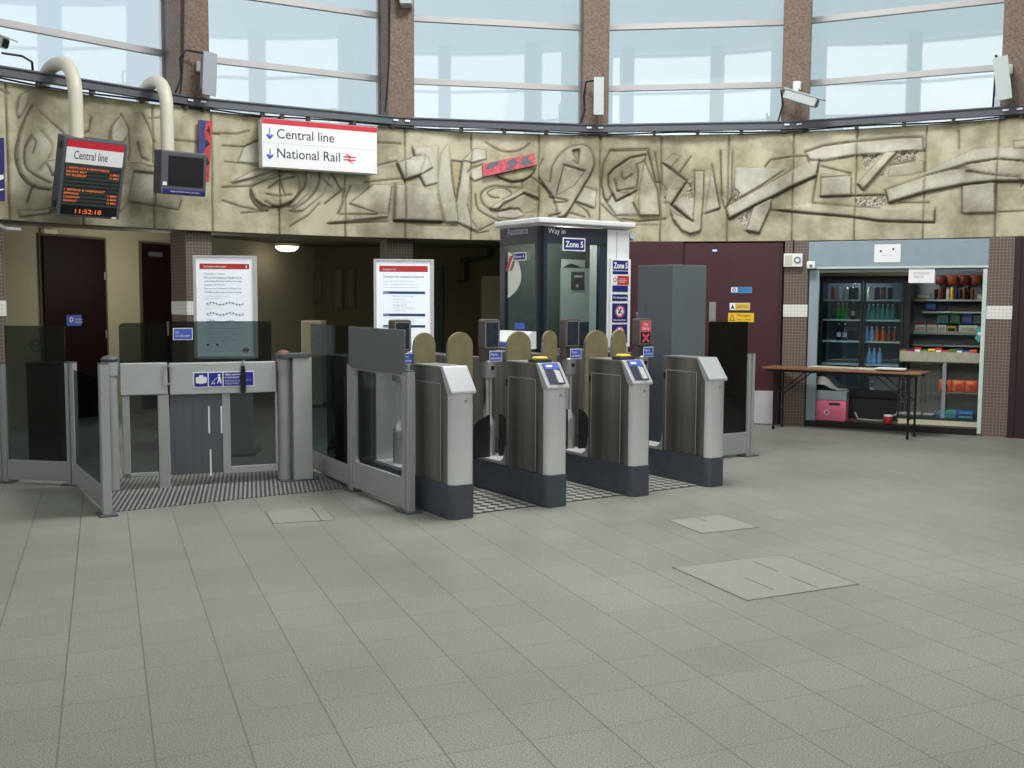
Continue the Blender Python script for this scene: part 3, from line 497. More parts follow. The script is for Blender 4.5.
# enamel panels
def quad_panel(name, label, pts, m, cat='art panel'):
    P = [cyl(x, y, R0-.075) for x, y in pts]; t = thing(name, label, cat, tuple(P[0])); v = [tuple(p-P[0]) for p in P]; nrm = Vector((CX-P[0][0], CY-P[0][1], 0)).normalized()*-.03
    mb = MB().add(v+[tuple(Vector(q)+nrm) for q in v], [(0, 1, 2, 3), (7, 6, 5, 4), (0, 4, 5, 1), (1, 5, 6, 2), (2, 6, 7, 3), (3, 7, 4, 0)]); mb.build('panel', m, t); return t, P, v
t, P, v = quad_panel('red_enamel_panel', 'narrow tilted pink and grey enamel strip set in the stone frieze above the booth', [(483.5, 176.4), (536.5, 164.6), (534.3, 153.2), (482.5, 163.9)], 'enamelred')
def onq(v, a, b, off=.004): p = Vector(v[0])*(1-a)*(1-b)+Vector(v[1])*a*(1-b)+Vector(v[2])*a*b+Vector(v[3])*(1-a)*b; n = (Vector(v[1])-Vector(v[0])).cross(Vector(v[3])-Vector(v[0])).normalized(); n = n if n.y < 0 else -n; return p+n*off
for s in (((.03, .55), (.12, .95), (.32, .98), (.3, .7), (.2, .5)), ((.36, .1), (.5, .35), (.46, .8), (.62, .9), (.66, .5), (.52, .08)), ((.7, .3), (.76, .85), (.93, .95), (.86, .6), (.96, .2), (.8, .12))):
    MB().add([onq(v, *q) for q in s], [tuple(range(len(s)))]).build('painted_shape', 'artgrey', t)
t, P, v = quad_panel('painted_strip', 'upright blue and red painted strip on the frieze beside the monitor', [(198.5, 182), (209, 182), (212.5, 121), (199, 120)], 'artred')
MB().add([onq(v, *q) for q in ((0, 0), (.3, .0), (.5, .2), (.25, .4), (.6, .6), (.4, .8), (.55, 1), (0, 1))], [tuple(range(8))]).build('blue_field', 'artblue', t)
for s in (((.55, .25), (.95, .3), (.7, .42)), ((.5, .55), (.9, .62), (.6, .7)), ((.6, .85), (.9, .75), (.75, .92))): MB().add([onq(v, *q, .006) for q in s], [(0, 1, 2)]).build('black_mark', 'black', t)
t, P, v = quad_panel('wall_poster', 'dark blue poster on the frieze cut by the left edge', [(-22, 203), (5, 201), (4, 138), (-22, 136)], 'navy', 'poster')
for s in (((.55, .3), (.95, .35), (.95, .42), (.55, .4)), ((.6, .15), (.95, .18), (.95, .2), (.6, .18))): MB().add([onq(v, *q) for q in s], [(0, 1, 2, 3)]).build('white_mark', 'white', t)
# security cameras
def cctv(label, P, d, L_, w=.13, up=(0, 0, 1), wall=None, m='cctv', cable=None):
    t = thing('security_camera', label, 'camera', tuple(P)); d = Vector(d).normalized(); u = Vector(up); a = d.cross(u).normalized(); n = a.cross(d).normalized()
    MB().bar((0, 0, 0), tuple(d*L_), w*.82, w*.8, up).build('housing', m, t, .012)
    v0 = n*(w*.46); MB().bar(tuple(v0-d*.02), tuple(v0+d*(L_+.07)), w, .014, up).build('sun_shield', m, t); MB().bar(tuple(d*(L_)), tuple(d*(L_+.012)), w*.6, w*.55, up).build('lens_window', 'black', t)
    if wall is not None:
        q = Vector(wall)-Vector(P); c = d*(L_*.35); MB().tube([tuple(c), tuple(c*.5+q*.5), tuple(q)], .022, 8).build('bracket_arm', 'white', t, smooth=True); MB().cyl((q[0], q[1]), .05, q[2]-.05, q[2]+.05).build('bracket_foot', 'white', t)
    if cable is not None: MB().tube([tuple(Vector(c_)-Vector(P)) for c_ in cable], .012, 6).build('camera_cable', 'cable', t, smooth=True)
    return t
RP = R0
def cp_(x, y, R): return tuple(float(v) for v in cyl(x, y, R))
cctv('grey camera housing pointing straight down on the pillar right of the monitor', cp_(208, 56, 7.5), (-.02, -.1, -1), .37, .15, (.6, -.8, 0), cp_(201, 67, 7.62), 'cctvgrey', [cp_(208, 54, 7.5), cp_(186, 50, 7.55), cp_(180, 58, 7.6), cp_(181, 78, 7.62), cp_(174, 96, 7.6)])
cctv('slim pale camera housing pointing down on the pillar above the booth', cp_(598.5, 80, 7.45), (0, -.05, -1), .36, .12, (0, -1, 0), cp_(598, 90, 7.62), 'cctv', [cp_(597, 80, 7.45), cp_(586, 82, 7.55), cp_(584, 96, 7.6), cp_(585, 110, 7.6), cp_(580, 124, 7.6)])
cctv('white security camera aimed down to the right on the pillar left of the kiosk', cp_(785, 94, 7.35), (.95, -.55, -.42), .4, .13, (0, 0, 1), cp_(797, 86, 7.62), 'cctv', [cp_(785, 92, 7.35), cp_(781, 90, 7.5), cp_(783, 104, 7.6), cp_(778, 122, 7.6)])
cctv('pale camera housing pointing down beside the window at the right edge', cp_(1001, 60, 7.45), (.1, -.1, -1), .38, .15, (-.5, -.85, 0), cp_(1008, 70, 7.62), 'cctv', [cp_(1000, 60, 7.45), cp_(996, 55, 7.5), cp_(995, 80, 7.55), cp_(993, 108, 7.6)])
cctv('white camera at the left edge above the frieze rail', cp_(-4, 40, 7.3), (.5, -.1, -.2), .1, .12, (0, 0, 1), cp_(-12, 30, 7.6), 'cctv', [cp_(2, 53, 7.5), cp_(22, 56, 7.5), cp_(32, 62, 7.55), cp_(33, 73, 7.6)])
t = thing('security_camera', 'camera base on the second window pillar, cut by the top edge', 'camera', cp_(406, 2, 7.5)); MB().box(-.07, .07, -.05, .15, -.03, .2).build('housing', 'cctv', t, .01)
# conduit down the mullions
for x in (390, 184):
    tag(MB().tube([cp_(x, -20, 7.63), cp_(x-1, 60, 7.63), cp_(x-3, 90, 7.62), cp_(x-5, 112 if x > 300 else 96, 7.62)], .012, 6).build('conduit', 'cable'), 'thin black cable running down beside the %s window pillar' % ('second' if x > 300 else 'first'), 'cable')
t = thing('pipe_end', 'grey pipe end under the frieze at the left edge', 'pipe', cp_(-6, 224, 7.5)); a = Vector(cp_(-6, 224, 7.5)); MB().tube([(0, 0, 0), tuple(Vector(cp_(6, 229, 7.5))-a), tuple(Vector(cp_(20, 230, 7.5))-a)], .025).build('pipe_run', 'steel', t)
# emergency unit and detector on the pillar left of the kiosk
P = cyl(793, 267, 7.62); t = thing('call_unit', 'small white twin box with dials on the mosaic pillar left of the kiosk', 'wall unit', tuple(P), -ang(P))
box('case', 'white', t, -.11, .11, -.06, .01, -.0, .16, .008); box('left_cover', 'cream2', t, -.095, -.01, -.066, -.06, .02, .14); MB().disc(.05, .08, .042, -.07, th=.01).build('dial', 'lightink', t); MB().disc(.05, .08, .022, -.074, th=.004).build('dial_centre', 'white', t)
MB().tube([(0, 0, .16), (0, 0, .33)], .008, 6).build('feed_cable', 'cable', t)
P = cyl(811, 265, 7.5); t = thing('detector', 'tiny white motion detector at the top left corner of the kiosk', 'sensor', tuple(P), -ang(P)); box('case', 'white', t, -.05, .05, 0, .1, -.045, .045, .015); MB().disc(0, -.01, .02, -.004).build('lens', 'lightink', t)
# ================================================================ GLASS FENCES
def post(t, u, z1, foot=True, w=.075, d=.06, m='alu', name='post', f=.05):
    o = MB().box(u-w/2, u-.008, -d/2, d/2, .008, z1).box(u+.008, u+w/2, -d/2, d/2, .008, z1).box(u-.008, u+.008, -d/2+.012, d/2-.012, .008, z1-.002).build(name, m, t, .004)
    box('foot_plate', 'dkalu', o, u-w/2-f, u+w/2+f, -d/2-f*.6, d/2+f*.6, 0, .012); box('post_cap', 'dkalu', o, u-w/2, u+w/2, -d/2, d/2, z1, z1+.008); return o
def fence(label, A, B, pz=(1.0, 1.0), gtop=None, posts=(0, 1), ggap=.05, name='glass_barrier', gm='legglass', railz=(.03, .19), upper='smoked'):
    pl = PL(A, B); t = thing(name, label, 'barrier', pl.loc(), pl.rot); Ln = pl.len
    if 0 in posts: post(t, 0, pz[0])
    if 1 in posts: post(t, Ln, pz[1])
    box('bottom_rail', 'alu', t, .04, Ln-.04, -.018, .018, *railz, .004)
    box('glass_panel', gm, t, .045, Ln-.045, -.005, .005, railz[1]+.002, (pz[0]-.02) if gtop is None else gtop); return t, pl
Cc, Bb, Aa = G(5, 482), G(74, 485), G(107, 515)
Lp = Cc-(Bb-Cc)/np.linalg.norm(Bb-Cc)*.95
fence('glass barrier with aluminium posts running out of the left edge', Lp, Cc, (.98, .975), 1.28, posts=(0,), gm='smoked')
t, pl = fence('left glass barrier facing the hall, with a faint etched roundel', Cc, Bb, (.975, .99), 1.285, gm='smoked')
u, z = pl.uz(36, 345.5); MB().disc(u, z, .055, -.008, r2=.038).box(u-.075, u+.075, -.0085, -.0075, z-.011, z+.011).build('etched_roundel', 'darkgreen', t)
fence('short angled glass barrier with the tall nearest post left of the wide gate', Bb+np.array([.05, -.07, 0]), Aa, (.96, 1.055), posts=(1,), gm='smoked')
Rb, Ee, Fp = G(311, 470), G(353, 490), G(409, 512)
fence('dark glass barrier between the wide gate and the framed barrier', Rb, Ee, (.95, 1.0), 1.30, posts=(), gm='smoked')
pl = PL(Ee, Fp); t = thing('framed_barrier', 'barrier with rounded glass window and plain grey upper board beside the first ticket gate', 'barrier', pl.loc(), pl.rot); Ln = pl.len
post(t, 0, 1.0); post(t, Ln, 1.005, w=.085); box('bottom_rail', 'alu', t, .04, Ln-.04, -.018, .018, .03, .2, .004)
def rrect(x0, x1, z0, z1, r, n=6):
    out = []
    for cx, cz, a in ((x1-r, z1-r, 0), (x0+r, z1-r, 90), (x0+r, z0+r, 180), (x1-r, z0+r, 270)):
        out += [(cx+r*math.cos(rad(a+90*i/n)), cz+r*math.sin(rad(a+90*i/n))) for i in range(n+1)]
    return out
def rframe(x0, x1, z0, z1, w, r, y0, y1):
    o = rrect(x0, x1, z0, z1, .004); i_ = rrect(x0+w, x1-w, z0+w, z1-w, r); n = len(o); mb = MB()
    return mb.add([(x, y0, z) for x, z in o]+[(x, y0, z) for x, z in i_]+[(x, y1, z) for x, z in o]+[(x, y1, z) for x, z in i_],
        [f for k in range(n) for j in [(k+1) % n] for f in ((k, n+k, n+j, j), (2*n+k, 2*n+j, 3*n+j, 3*n+k), (n+k, 3*n+k, 3*n+j, n+j), (k, j, 2*n+j, 2*n+k))])
rframe(.04, Ln-.045, .2, 1.0, .035, .05, -.015, .015).build('window_surround', 'alu', t); box('glass_panel', 'clear', t, .075, Ln-.08, -.003, .003, .235, .965)
MB().yprism(rrect(-.0, Ln-.01, .98, 1.3, .012), -.03, -.018).build('upper_board', 'greypanel', t, .003); 
TW = PL(atY(672, 380, 9.45), atY(672, 380, 9.45)+np.array([math.cos(rad(33.65)), math.sin(rad(33.65)), 0]))
pg = G(748, 456); pl0 = TW.loc(.43, .02)
t, pl = fence('black glass barrier between the tall grey cabinet and the end post', pl0, pg, (1.0, 1.005), 1.32, posts=(), gm='blackglass', railz=(.03, .24)); post(t, pl.len, 1.005, w=.08)
mat('beacon', (122, 84, 78), .4)
# ================================================================ WIDE GATE
A, B = G(116, 491), G(285, 480); pl = PL(A, B); Ln = pl.len
def gatepost(label, u, z, boxed):
    t = thing('gate_post', label, 'gate post', pl.loc(u), pl.rot)
    MB().cyl((0, 0), .052, 0, z-.14, 24).build('post_tube', 'alu', t, smooth=True); MB().cyl((0, 0), .062, z-.14, z-.035, 24).build('collar', 'alu', t, smooth=True)
    if boxed:
        box('drive_column', 'alupanel', t, .06, .215, -.09, .11, .012, z-.03, .004); MB().prism(rrect(-.06, .22, -.1, .12, .05), z-.03, z).build('top_cap', 'dkalu', t); MB().lathe([(.055, z), (.045, z+.02), (.01, z+.03)]).build('beacon_lens', 'beacon', t); MB().prism(rrect(-.058, .26, -.13, .15, .02), 0, .012).build('foot_plate', 'dkalu', t)
        MB().disc(0, z-.09, .012, -.065).build('screw_head', 'steel', t)
    else: MB().lathe([(.062, z-.035), (.07, z-.01), (.05, z+.01), (.01, z+.02)]).build('top_cap', 'dkalu', t, smooth=True); MB().cyl((0, 0), .062, 0, .012).build('foot_plate', 'dkalu', t)
    return t
gatepost('slim round gate post with dark cap behind the tall left barrier post', -.02, 1.05, False); gatepost('round gate post with square drive column right of the wide gate', Ln, 1.06, True)
um = pl.u(167.5)
t = thing('gate_leaf', 'narrow left leaf of the wide gate with a plain white metal top panel', 'gate', pl.loc(0), pl.rot)
box('top_panel', 'alupanel', t, .048, um-.006, -.035, .035, .752, 1.005, .008); MB().box(.06, .115, -.02, .02, .1, .752).box(.06, um-.0, -.02, .02, .1, .135).build('leaf_frame', 'alu', t, .004); box('meeting_leg', 'alu', t, um-.085, um-.0, -.028, .028, .0, .752, .005)
box('glass_panel', 'legglass', t, .115, um-.085, -.004, .004, .135, .752); MB().yprism(rrect(.05, um+.0, .98, 1.318, .035), .0, .008).build('raised_glass', 'smoked', t)
rframe(um-.045, um+.03, .83, .985, .012, .02, -.045, -.033).build('latch', 'alu', t)
t = thing('gate_leaf', 'wide right leaf of the gate with the blue luggage and pushchair sign', 'gate', pl.loc(um), pl.rot); W_ = Ln-um-.068
box('top_panel', 'alupanel', t, .008, W_, -.035, .035, .745, 1.0, .008)
x1 = pl.u(221)-um; mb = MB()
MB().box(.01, x1, -.012, .012, .1, .745).build('sliding_panel', 'slidegrey' if 'slidegrey' in M else 'dkalu', t)
for i in range(4): box('panel_rib', 'housing', t, .04+i*x1*.17, .046+i*x1*.17, -.014, -.012, .1, .745)
for px, ya, yb in ((207.5, 406, 433), (220, 406, 433), (208.5, 449, 476)):
    ua = pl.u(px)-um; box('slot', 'white', t, ua-.006, ua+.006, -.016, -.011, pl.z(px, yb), pl.z(px, ya))
x2, x3 = pl.u(229)-um, pl.u(274)-um; zb2, zb1 = pl.z(250, 472), pl.z(250, 465)
MB().box(x1, x2, -.02, .02, zb2, .745).box(x3, W_+.01, -.02, .02, zb2, .745).box(x2, x3, -.02, .02, zb2, zb1).build('leaf_frame', 'alu', t, .004); box('glass_panel', 'legglass', t, x2, x3, -.004, .004, zb1, .745)
MB().yprism(rrect(.02, pl.u(271.5)-um, .98, 1.33, .012), .0, .008).build('raised_glass', 'smoked', t)
# sign on the leaf
(ua, za), (ub, zb_) = pl.uz(193, 387, -.035), pl.uz(254, 368, -.035); za = .80; zb_ = .925; ua -= um; ub -= um; w3 = ub-ua; hh = zb_-za
s = box('blue_sign', 'white', t, ua, ub, -.038, -.035, za, zb_)
for a0, a1 in ((.02, .235), (.255, .475), (.495, .985)): box('blue_field', 'signblue', s, ua+w3*a0, ua+w3*a1, -.040, -.038, za+.008, zb_-.008)
x0 = ua+w3*.045; mb = MB().yprism(rrect(x0, x0+.085, za+.035, za+.085, .01), -.042, -.040).yprism(rrect(x0+.025, x0+.06, za+.03, za+.1, .006), -.043, -.041); mb.build('luggage_symbol', 'white', s)
x0 = ua+w3*.28; MB().disc(x0+.068, za+.098, .010, -.042, 12).yprism([(x0+.058, za+.085), (x0+.078, za+.085), (x0+.088, za+.03), (x0+.078, za+.03), (x0+.07, za+.055), (x0+.058, za+.03), (x0+.05, za+.03), (x0+.062, za+.062)], -.042, -.040).bar((x0+.06, -.041, za+.08), (x0+.03, -.041, za+.06), .006, .002).bar((x0+.035, -.041, za+.062), (x0+.012, -.041, za+.035), .006, .002).bar((x0+.012, -.041, za+.05), (x0+.03, -.041, za+.035), .006, .002).disc(x0+.012, za+.03, .006, -.042, 10).disc(x0+.03, za+.03, .006, -.042, 10).build('pushchair_symbol', 'white', s)
text('Gate operation\nis automatic', 'white', s, ua+w3*.515, za+.07, .04, w3*.3, y=-.0405, bold=.02); text('Please keep clear of the gate until it is fully open\nand pass through one person at a time\nwith luggage or pushchair', 'white', s, ua+w3*.515, za+.018, .04, w3*.44, y=-.0405)
u = pl.u(241.5)-um; st = thing('hanging_strap', 'black strap dangling over the blue sign on the wide gate', 'strap', pl.loc(um+u, -.05, 0), pl.rot)
MB().yprism([(-.012, .97), (.012, .97), (.02, .93), (.022, .76), (.0, .745), (-.022, .76), (-.016, .93)], -.008, .004).build('strap_body', 'black', st); MB().tube([(-.01, .0, .96), (0, -.004, 1.0), (.014, .02, 1.012)], .006, 8).build('cord', 'steel', st)
t, a_, h_ = sticker('pay_sticker', pl, 173, 340, 192, 328, 'labelblue', 'small blue sticker with white lettering high on the wide gate glass', -.004, cat='sticker') if False else (None, 0, 0)
(ua, za), (ub, zb_) = pl.uz(173, 340), pl.uz(192.5, 328); tt = thing('glass_sticker', 'small blue sticker with white border high on the wide gate glass', 'sticker', pl.loc(ua, -.008, za), pl.rot)
box('plate', 'white', tt, 0, ub-ua, 0, .003, 0, zb_-za); box('blue_field', 'labelblue', tt, .006, ub-ua-.006, -.0015, 0, .006, zb_-za-.006); text('Exit\nUse other gate', 'white', tt, .02, .02, (zb_-za)*.55, (ub-ua)*.7, y=-.003)
def mat_piece(label, poly, m, rot=0.):
    o_ = poly[0]; ca, sa = math.cos(rot), math.sin(rot); p = [((q[0]-o_[0])*ca+(q[1]-o_[1])*sa, -(q[0]-o_[0])*sa+(q[1]-o_[1])*ca) for q in poly]
    o = MB().prism(p, .0, .006).build('floor_grating', m); o.location = (o_[0], o_[1], 0); o.rotation_euler = (0, 0, rot); return tag(o, label, 'floor mat')
a, b = G(117, 512), G(349, 488); nrm = np.array([-(b-a)[1], (b-a)[0], 0]); nrm /= np.linalg.norm(nrm)
def chk(name, a, b_, s, w=.5):
    m = bpy.data.materials.new(name); m.use_nodes = True; nt = m.node_tree; bs = nt.nodes['Principled BSDF']; N = nt.nodes.new; L = nt.links.new
    tc = N('ShaderNodeTexCoord'); mp = N('ShaderNodeMapping'); mp.inputs['Rotation'].default_value = (0, 0, w); L(tc.outputs['Object'], mp.inputs[0]); c = N('ShaderNodeTexChecker'); c.inputs['Scale'].default_value = s
    c.inputs['Color1'].default_value = lin(a); c.inputs['Color2'].default_value = lin(b_); L(mp.outputs[0], c.inputs['Vector']); L(c.outputs[0], bs.inputs['Base Color']); bs.inputs['Roughness'].default_value = .5; bs.inputs['Metallic'].default_value = .3; M[name] = m
chk('tread', (168, 168, 160), (70, 72, 72), 15, .785)
mat_piece('ribbed metal floor mat under the wide gate', [a, b, b+nrm*1.5, a+nrm*1.5], 'grating', math.atan2(b[1]-a[1], b[0]-a[0]))
# ================================================================ TICKET GATES
g1, g4 = G(463.5, 519), G(716, 486.5); RW = PL(g1, g4); PITCH = RW.len/3
SB = .097
def cabinet(i, label, reader, head, hm, paddles):
    t = thing('ticket_gate', label, 'ticket gate', RW.loc(PITCH*i), RW.rot, 'row of ticket gates')
    c = .035; n_ = [(-SB, 2.15), (-SB, .05), (-SB+.012, .018), (-SB+.035, 0), (SB-.035, 0), (SB-.012, .018), (SB, .05), (SB, 2.15)]
    MB().prism([(x*1.03, y-.006) for x, y in n_], 0, .24).build('plinth', 'plinth', t)
    q = [(-SB, .05), (-SB+.012, .018), (-SB+.035, 0), (SB-.035, 0), (SB-.012, .018), (SB, .05)]
    MB().prism(q, .24, .885).build('bright_nose', 'brightsteel', t, smooth=True, flat_ang=60)
    # side body with panel
    MB().xprism([(.05, .24), (.05, .885), (.115, 1.03), (.14, 1.045), (.56, 1.045), (.56, .24)], -SB, SB).build('side_casing', 'reflsteel', t, .004)
    sp_ = MB(); sp_.box(-SB-.003, -SB, .15, .515, .26, .93).box(SB, SB+.003, .15, .515, .26, .93); sp_.build('side_panel', 'reflsteel', t)
    e = MB()
    for x in (-SB-.0045, SB+.002):
        e.box(x, x+.0025, .145, .15, .25, .935).box(x, x+.0025, .145, .515, .93, .935).box(x, x+.0025, .515, .52, .25, .935)
    e.build('panel_trim', 'alupanel', t)
    MB().box(-SB-.005, -SB-.001, .525, .55, .86, .91).build('sensor', 'black', t); MB().disc(.0, .0, .008, 0).build('keyhole', 'steel', t).location = (-SB-.004, .2, .975); 
    # sloping bright cap
    x0, x1 = -SB-.003, SB+.003
    cap = MB().xprism([(-.006, .868), (-.006, .886), (.122, 1.054), (.15, 1.054), (.15, 1.04), (.06, .868)], x0, x1).build('sloping_cap', 'capsteel', t, .006)
    MB().disc(.02, .82, .011, -.004).build('lock', 'steel', t)
    box('top_plate', 'steel', t, -SB, SB, .128, .56, 1.045, 1.052)
    if reader:
        def sl(x, k, off): b0 = Vector((x, -.006, .886))+Vector((0, .128, .168))*k; return tuple(b0+Vector((0, -.795, .606))*off)
        MB().add([sl(-.07, .1, .004), sl(.07, .1, .004), sl(.07, .95, .004), sl(-.07, .95, .004)], [(0, 1, 2, 3)]).build('reader_plate', 'ink', cap)
        MB().add([sl(-.065, .72, .006), sl(.065, .72, .006), sl(.065, .97, .006), sl(-.065, .97, .006)], [(0, 1, 2, 3)]).build('blue_label', 'labelblue', cap)
        MB().add([sl(-.045, .8, .008), sl(.01, .8, .008), sl(.01, .88, .008), sl(-.045, .88, .008)], [(0, 1, 2, 3)]).build('label_mark', 'white', cap)
        MB().add([sl(.0, .12, .02), sl(.045, .12, .02), sl(.045, .6, .02), sl(.0, .66, .02), sl(.0, .12, .004), sl(.045, .12, .004), sl(.045, .6, .004), sl(.0, .66, .004)], [(0, 1, 2, 3), (0, 4, 5, 1), (1, 5, 6, 2), (2, 6, 7, 3), (3, 7, 4, 0)]).build('ticket_slot', 'silver', cap)
        rd = MB().lathe([(.088, 1.052), (.092, 1.06), (.088, 1.075), (.06, 1.08)], (0, .24), 28).build('smartcard_reader', 'black', t, smooth=True); MB().lathe([(.06, 1.08), (.06, 1.086), (.05, 1.094), (.01, 1.096)], (0, .24), 28).build('yellow_pad', 'oyellow', rd, smooth=True)
    # low body under the opening and rear block
    box('opening_sill', 'alupanel', t, -SB, SB, .56, 1.2, .24, .262); MB().xprism([(.56, .262), (.56, .40), (.575, .33), (.6, .285), (.64, .262)], -SB, SB).build('sill_corner', 'alu', t)
    box('rear_casing', 'reflsteel', t, -SB, SB, 1.2, 2.15, .24, 1.045, .004); box('rear_casing_edge', 'alupanel' if i == 0 else 'reflsteel', t, -SB+.01, SB-.01, 1.192, 1.2, .262, 1.03)  # first gate's rear face is paler: its lit look painted in
    # display column in the opening
    y = .96
    MB().lathe([(.056, .262), (.056, .50), (.05, .53), (.028, .575), (.02, .59)], (0, y), 24).build('pivot_housing', 'steel', t, smooth=True)
    MB().tube([(-.018, y, .58), (-.018, y, .9)], .009).tube([(.018, y, .58), (.018, y, .9)], .009).tube([(0, y+.02, .58), (0, y+.02, .9)], .012).build('column_rods', 'brightsteel', t, smooth=True)
    MB().lathe([(.03, .885), (.06, .895), (.06, 1.02), (.05, 1.03)], (0, y), 24).build('column_neck', 'steel', t, smooth=True); MB().box(-.015, .01, y-.066, y-.058, .955, .985).build('neck_sensor', 'black', t)
    p = rrect(-.076, .076, 1.115, 1.36, .02); hd = MB().yprism(p, y-.045, y+.045).build('display_head', 'mauve', t, .006); box('head_mount', 'mauve', t, -.07, .05, y-.03, y+.04, 1.02, 1.13)
    box('screen_bezel', 'steel', hd, -.064, .064, y-.05, y-.045, 1.132, 1.343); box('display_screen', hm, hd, -.056, .056, y-.053, y-.05, 1.139, 1.336)
    if head == 'no_entry':
        box('red_field', 'noentry', hd, -.056, .056, y-.0545, y-.053, 1.24, 1.336); text('No\nEntry', 'white', hd, -.04, 1.252, .07, .08, y=y-.0555, bold=.01, align='CENTER')
        MB().bar((-.035, y-.055, 1.153), (.035, y-.055, 1.223), .02, .003, (0, 1, 0)).bar((-.035, y-.055, 1.223), (.035, y-.055, 1.153), .02, .003, (0, 1, 0)).build('cross_symbol', 'noentry', hd); MB().tube([(-.06, y, 1.37), (-.06, y, 1.41)], .005, 6).tube([(-.06, y, 1.40), (-.06, y, 1.415)], .01, 8).build('aerial', 'steel', hd)
    lb = box('blue_sticker', 'white', t, -.03, .085, y-.058, y-.054, 1.02, 1.108); box('sticker_field', 'labelblue', lb, -.025, .08, y-.0595, y-.058, 1.026, 1.102); text('Touch in\nand out here', 'white', lb, -.018, 1.04, .05, .09, y=y-.061, bold=.01)
    for xa, xb, m_ in paddles:
        w_ = xb-xa; xc = (xa+xb)/2; r_ = w_/2; pts = [(-r_, .45), (r_, .45)]+[(r_*math.cos(PI*k/16), 1.262-min(.115, r_)+min(.115, r_)*math.sin(PI*k/16)) for k in range(17)]
        o = MB().yprism(pts, -.014, .014).build('paddle', 'brass', t, .003); o.location = (xc, .9+m_, 0)
        box('paddle_edge', 'steel', o, -r_-.004, -r_, -.012, .012, .45, 1.17); xa_, xb_ = (.05, xa+.03) if xc > 0 else (xb-.03, -.05); kk = 1 if xc > 0 else -1; MB().yprism([(xa_, .262), (xb_, .262), (xb_, .5 if kk > 0 else .6), ((xa_+xb_)/2, .57), (xa_, .6 if kk > 0 else .5)], .86+m_, .885+m_).build('dark_arch_plate', 'darkbox', t)  # black plate filling the dark arch between column and paddle
    return t
cabinet(0, 'first ticket gate from the left, plain sloping cap, behind the grey barrier board', False, '', 'screen', [(.085, .27, .0)])
cabinet(1, 'second ticket gate from the left, yellow card pad on a wide black ring', True, '', 'screen', [(-.42, -.195, .0), (.13, .36, .0)])
cabinet(2, 'third ticket gate from the left, yellow card pad in front of an arched paddle', True, '', 'screen', [(-.29, -.15, .04), (.12, .36, .0)])
cabinet(3, 'rightmost ticket gate with the red No Entry display and plain cap', False, 'no_entry', 'darkbox', [(-.36, -.205, .04)])
for i, q in enumerate(('metal tread mat in the aisle right of the first ticket gate', 'metal tread mat in the middle ticket gate aisle', 'metal tread mat in the aisle left of the rightmost ticket gate')):
    u0 = PITCH*i+SB+.012; u1 = PITCH*(i+1)-SB-.012; P = [RW.loc(u, d) for u, d in ((u0, .10), (u1, .10), (u1, 1.9), (u0, 1.9))]; mat_piece(q, P, 'tread', RW.rot)
# tall grey cabinet
zt_ = TW.z(672, 264.4); t = thing('control_cabinet', 'tall plain grey cabinet standing behind the rightmost ticket gate', 'cabinet', TW.loc(), TW.rot)
MB().box(0, .41, 0, .50, .0, zt_).build('carcass', 'towergrey', t, .004); box('shaded_side', 'towershade', t, -.004, 0, .02, .49, .02, zt_-.004); box('side_joint', 'housing', t, -.007, -.003, .38, .386, .02, zt_-.01); box('plinth', 'darkbox', t, -.002, .412, -.002, .502, 0, .06)  # left side sheet is darker, its shade painted into the colour
MB().disc(.34, 1.03, .01, -.004).build('lock', 'steel', t)
mat('lightpurple', (186, 186, 210), .5); mat('boothback', (112, 122, 116), .7)
# ================================================================ BOOTH
P0 = atY(539, 380, 10.4); BR = rad(33.65)
BP = PL(P0, P0+np.array([math.cos(BR), math.sin(BR), 0])); u1, u2 = BP.u(606), BP.u(627.5); SD = .74
zt_ = BP.z(539, 222.5)
t = thing('assistance_booth', 'glazed dark framed booth with white roof rim lettered Assistance and Way in', 'booth', BP.loc(), BP.rot)
fr = MB()
fr.box(0, u1, 0, .05, zt_-.20, zt_-.03).box(0, .09, 0, .05, 0, zt_-.18).box(u1-.1, u1, 0, .05, 0, zt_-.18).box(0, u1, 0, .05, 0, .75)
fr.box(0, .05, .0, SD, zt_-.20, zt_-.03).box(0, .05, SD-.09, SD, 0, zt_-.18).box(0, .05, 0, .09, 0, zt_-.18).box(0, .05, 0, SD, 0, .95)
fr.build('front_frame', 'boothframe', t); box('white_corner_column', 'boothwhite', t, u1, u2, -.005, .3, 0, zt_-.03, .004); box('column_joint', 'lightink', t, u1+.12, u1+.126, -.007, -.004, 0, zt_-.04)
box('front_glass', 'boothglass', t, .09, u1-.1, .02, .026, .75, zt_-.20); box('side_glass', 'boothglass', t, .02, .026, .09, SD-.09, .95, zt_-.20)
MB().prism([(-.05, -.06), (u2+.04, -.06), (u2+.04, SD+.05), (-.05, SD+.05)], zt_-.005, zt_+.05).build('roof_rim', 'boothwhite', t, .012); MB().prism([(-.02, -.03), (u2+.01, -.03), (u2+.01, SD+.02), (-.02, SD+.02)], zt_-.02, zt_-.005).build('roof_soffit', 'silver', t)
box('back_wall', 'boothback', t, .05, u2, SD-.05, SD, 0, zt_-.03); box('side_wall', 'boothback', t, u2-.06, u2-.02, .3, SD-.05, 0, zt_-.03)
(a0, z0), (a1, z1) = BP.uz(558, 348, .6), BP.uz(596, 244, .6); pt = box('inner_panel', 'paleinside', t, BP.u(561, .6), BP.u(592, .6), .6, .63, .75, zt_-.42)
(a0, z0), (a1, z1) = BP.uz(571, 290, .595), BP.uz(583.5, 272, .595); cbx = box('intercom_panel', 'greypanel', t, a0, a1, .575, .598, z0, z1); 
MB().box(a0+.03, a1-.03, .57, .575, z1-.06, z1-.04).disc((a0+a1)/2-.02, z0+.045, .018, .568).build('intercom_buttons', 'white', cbx)
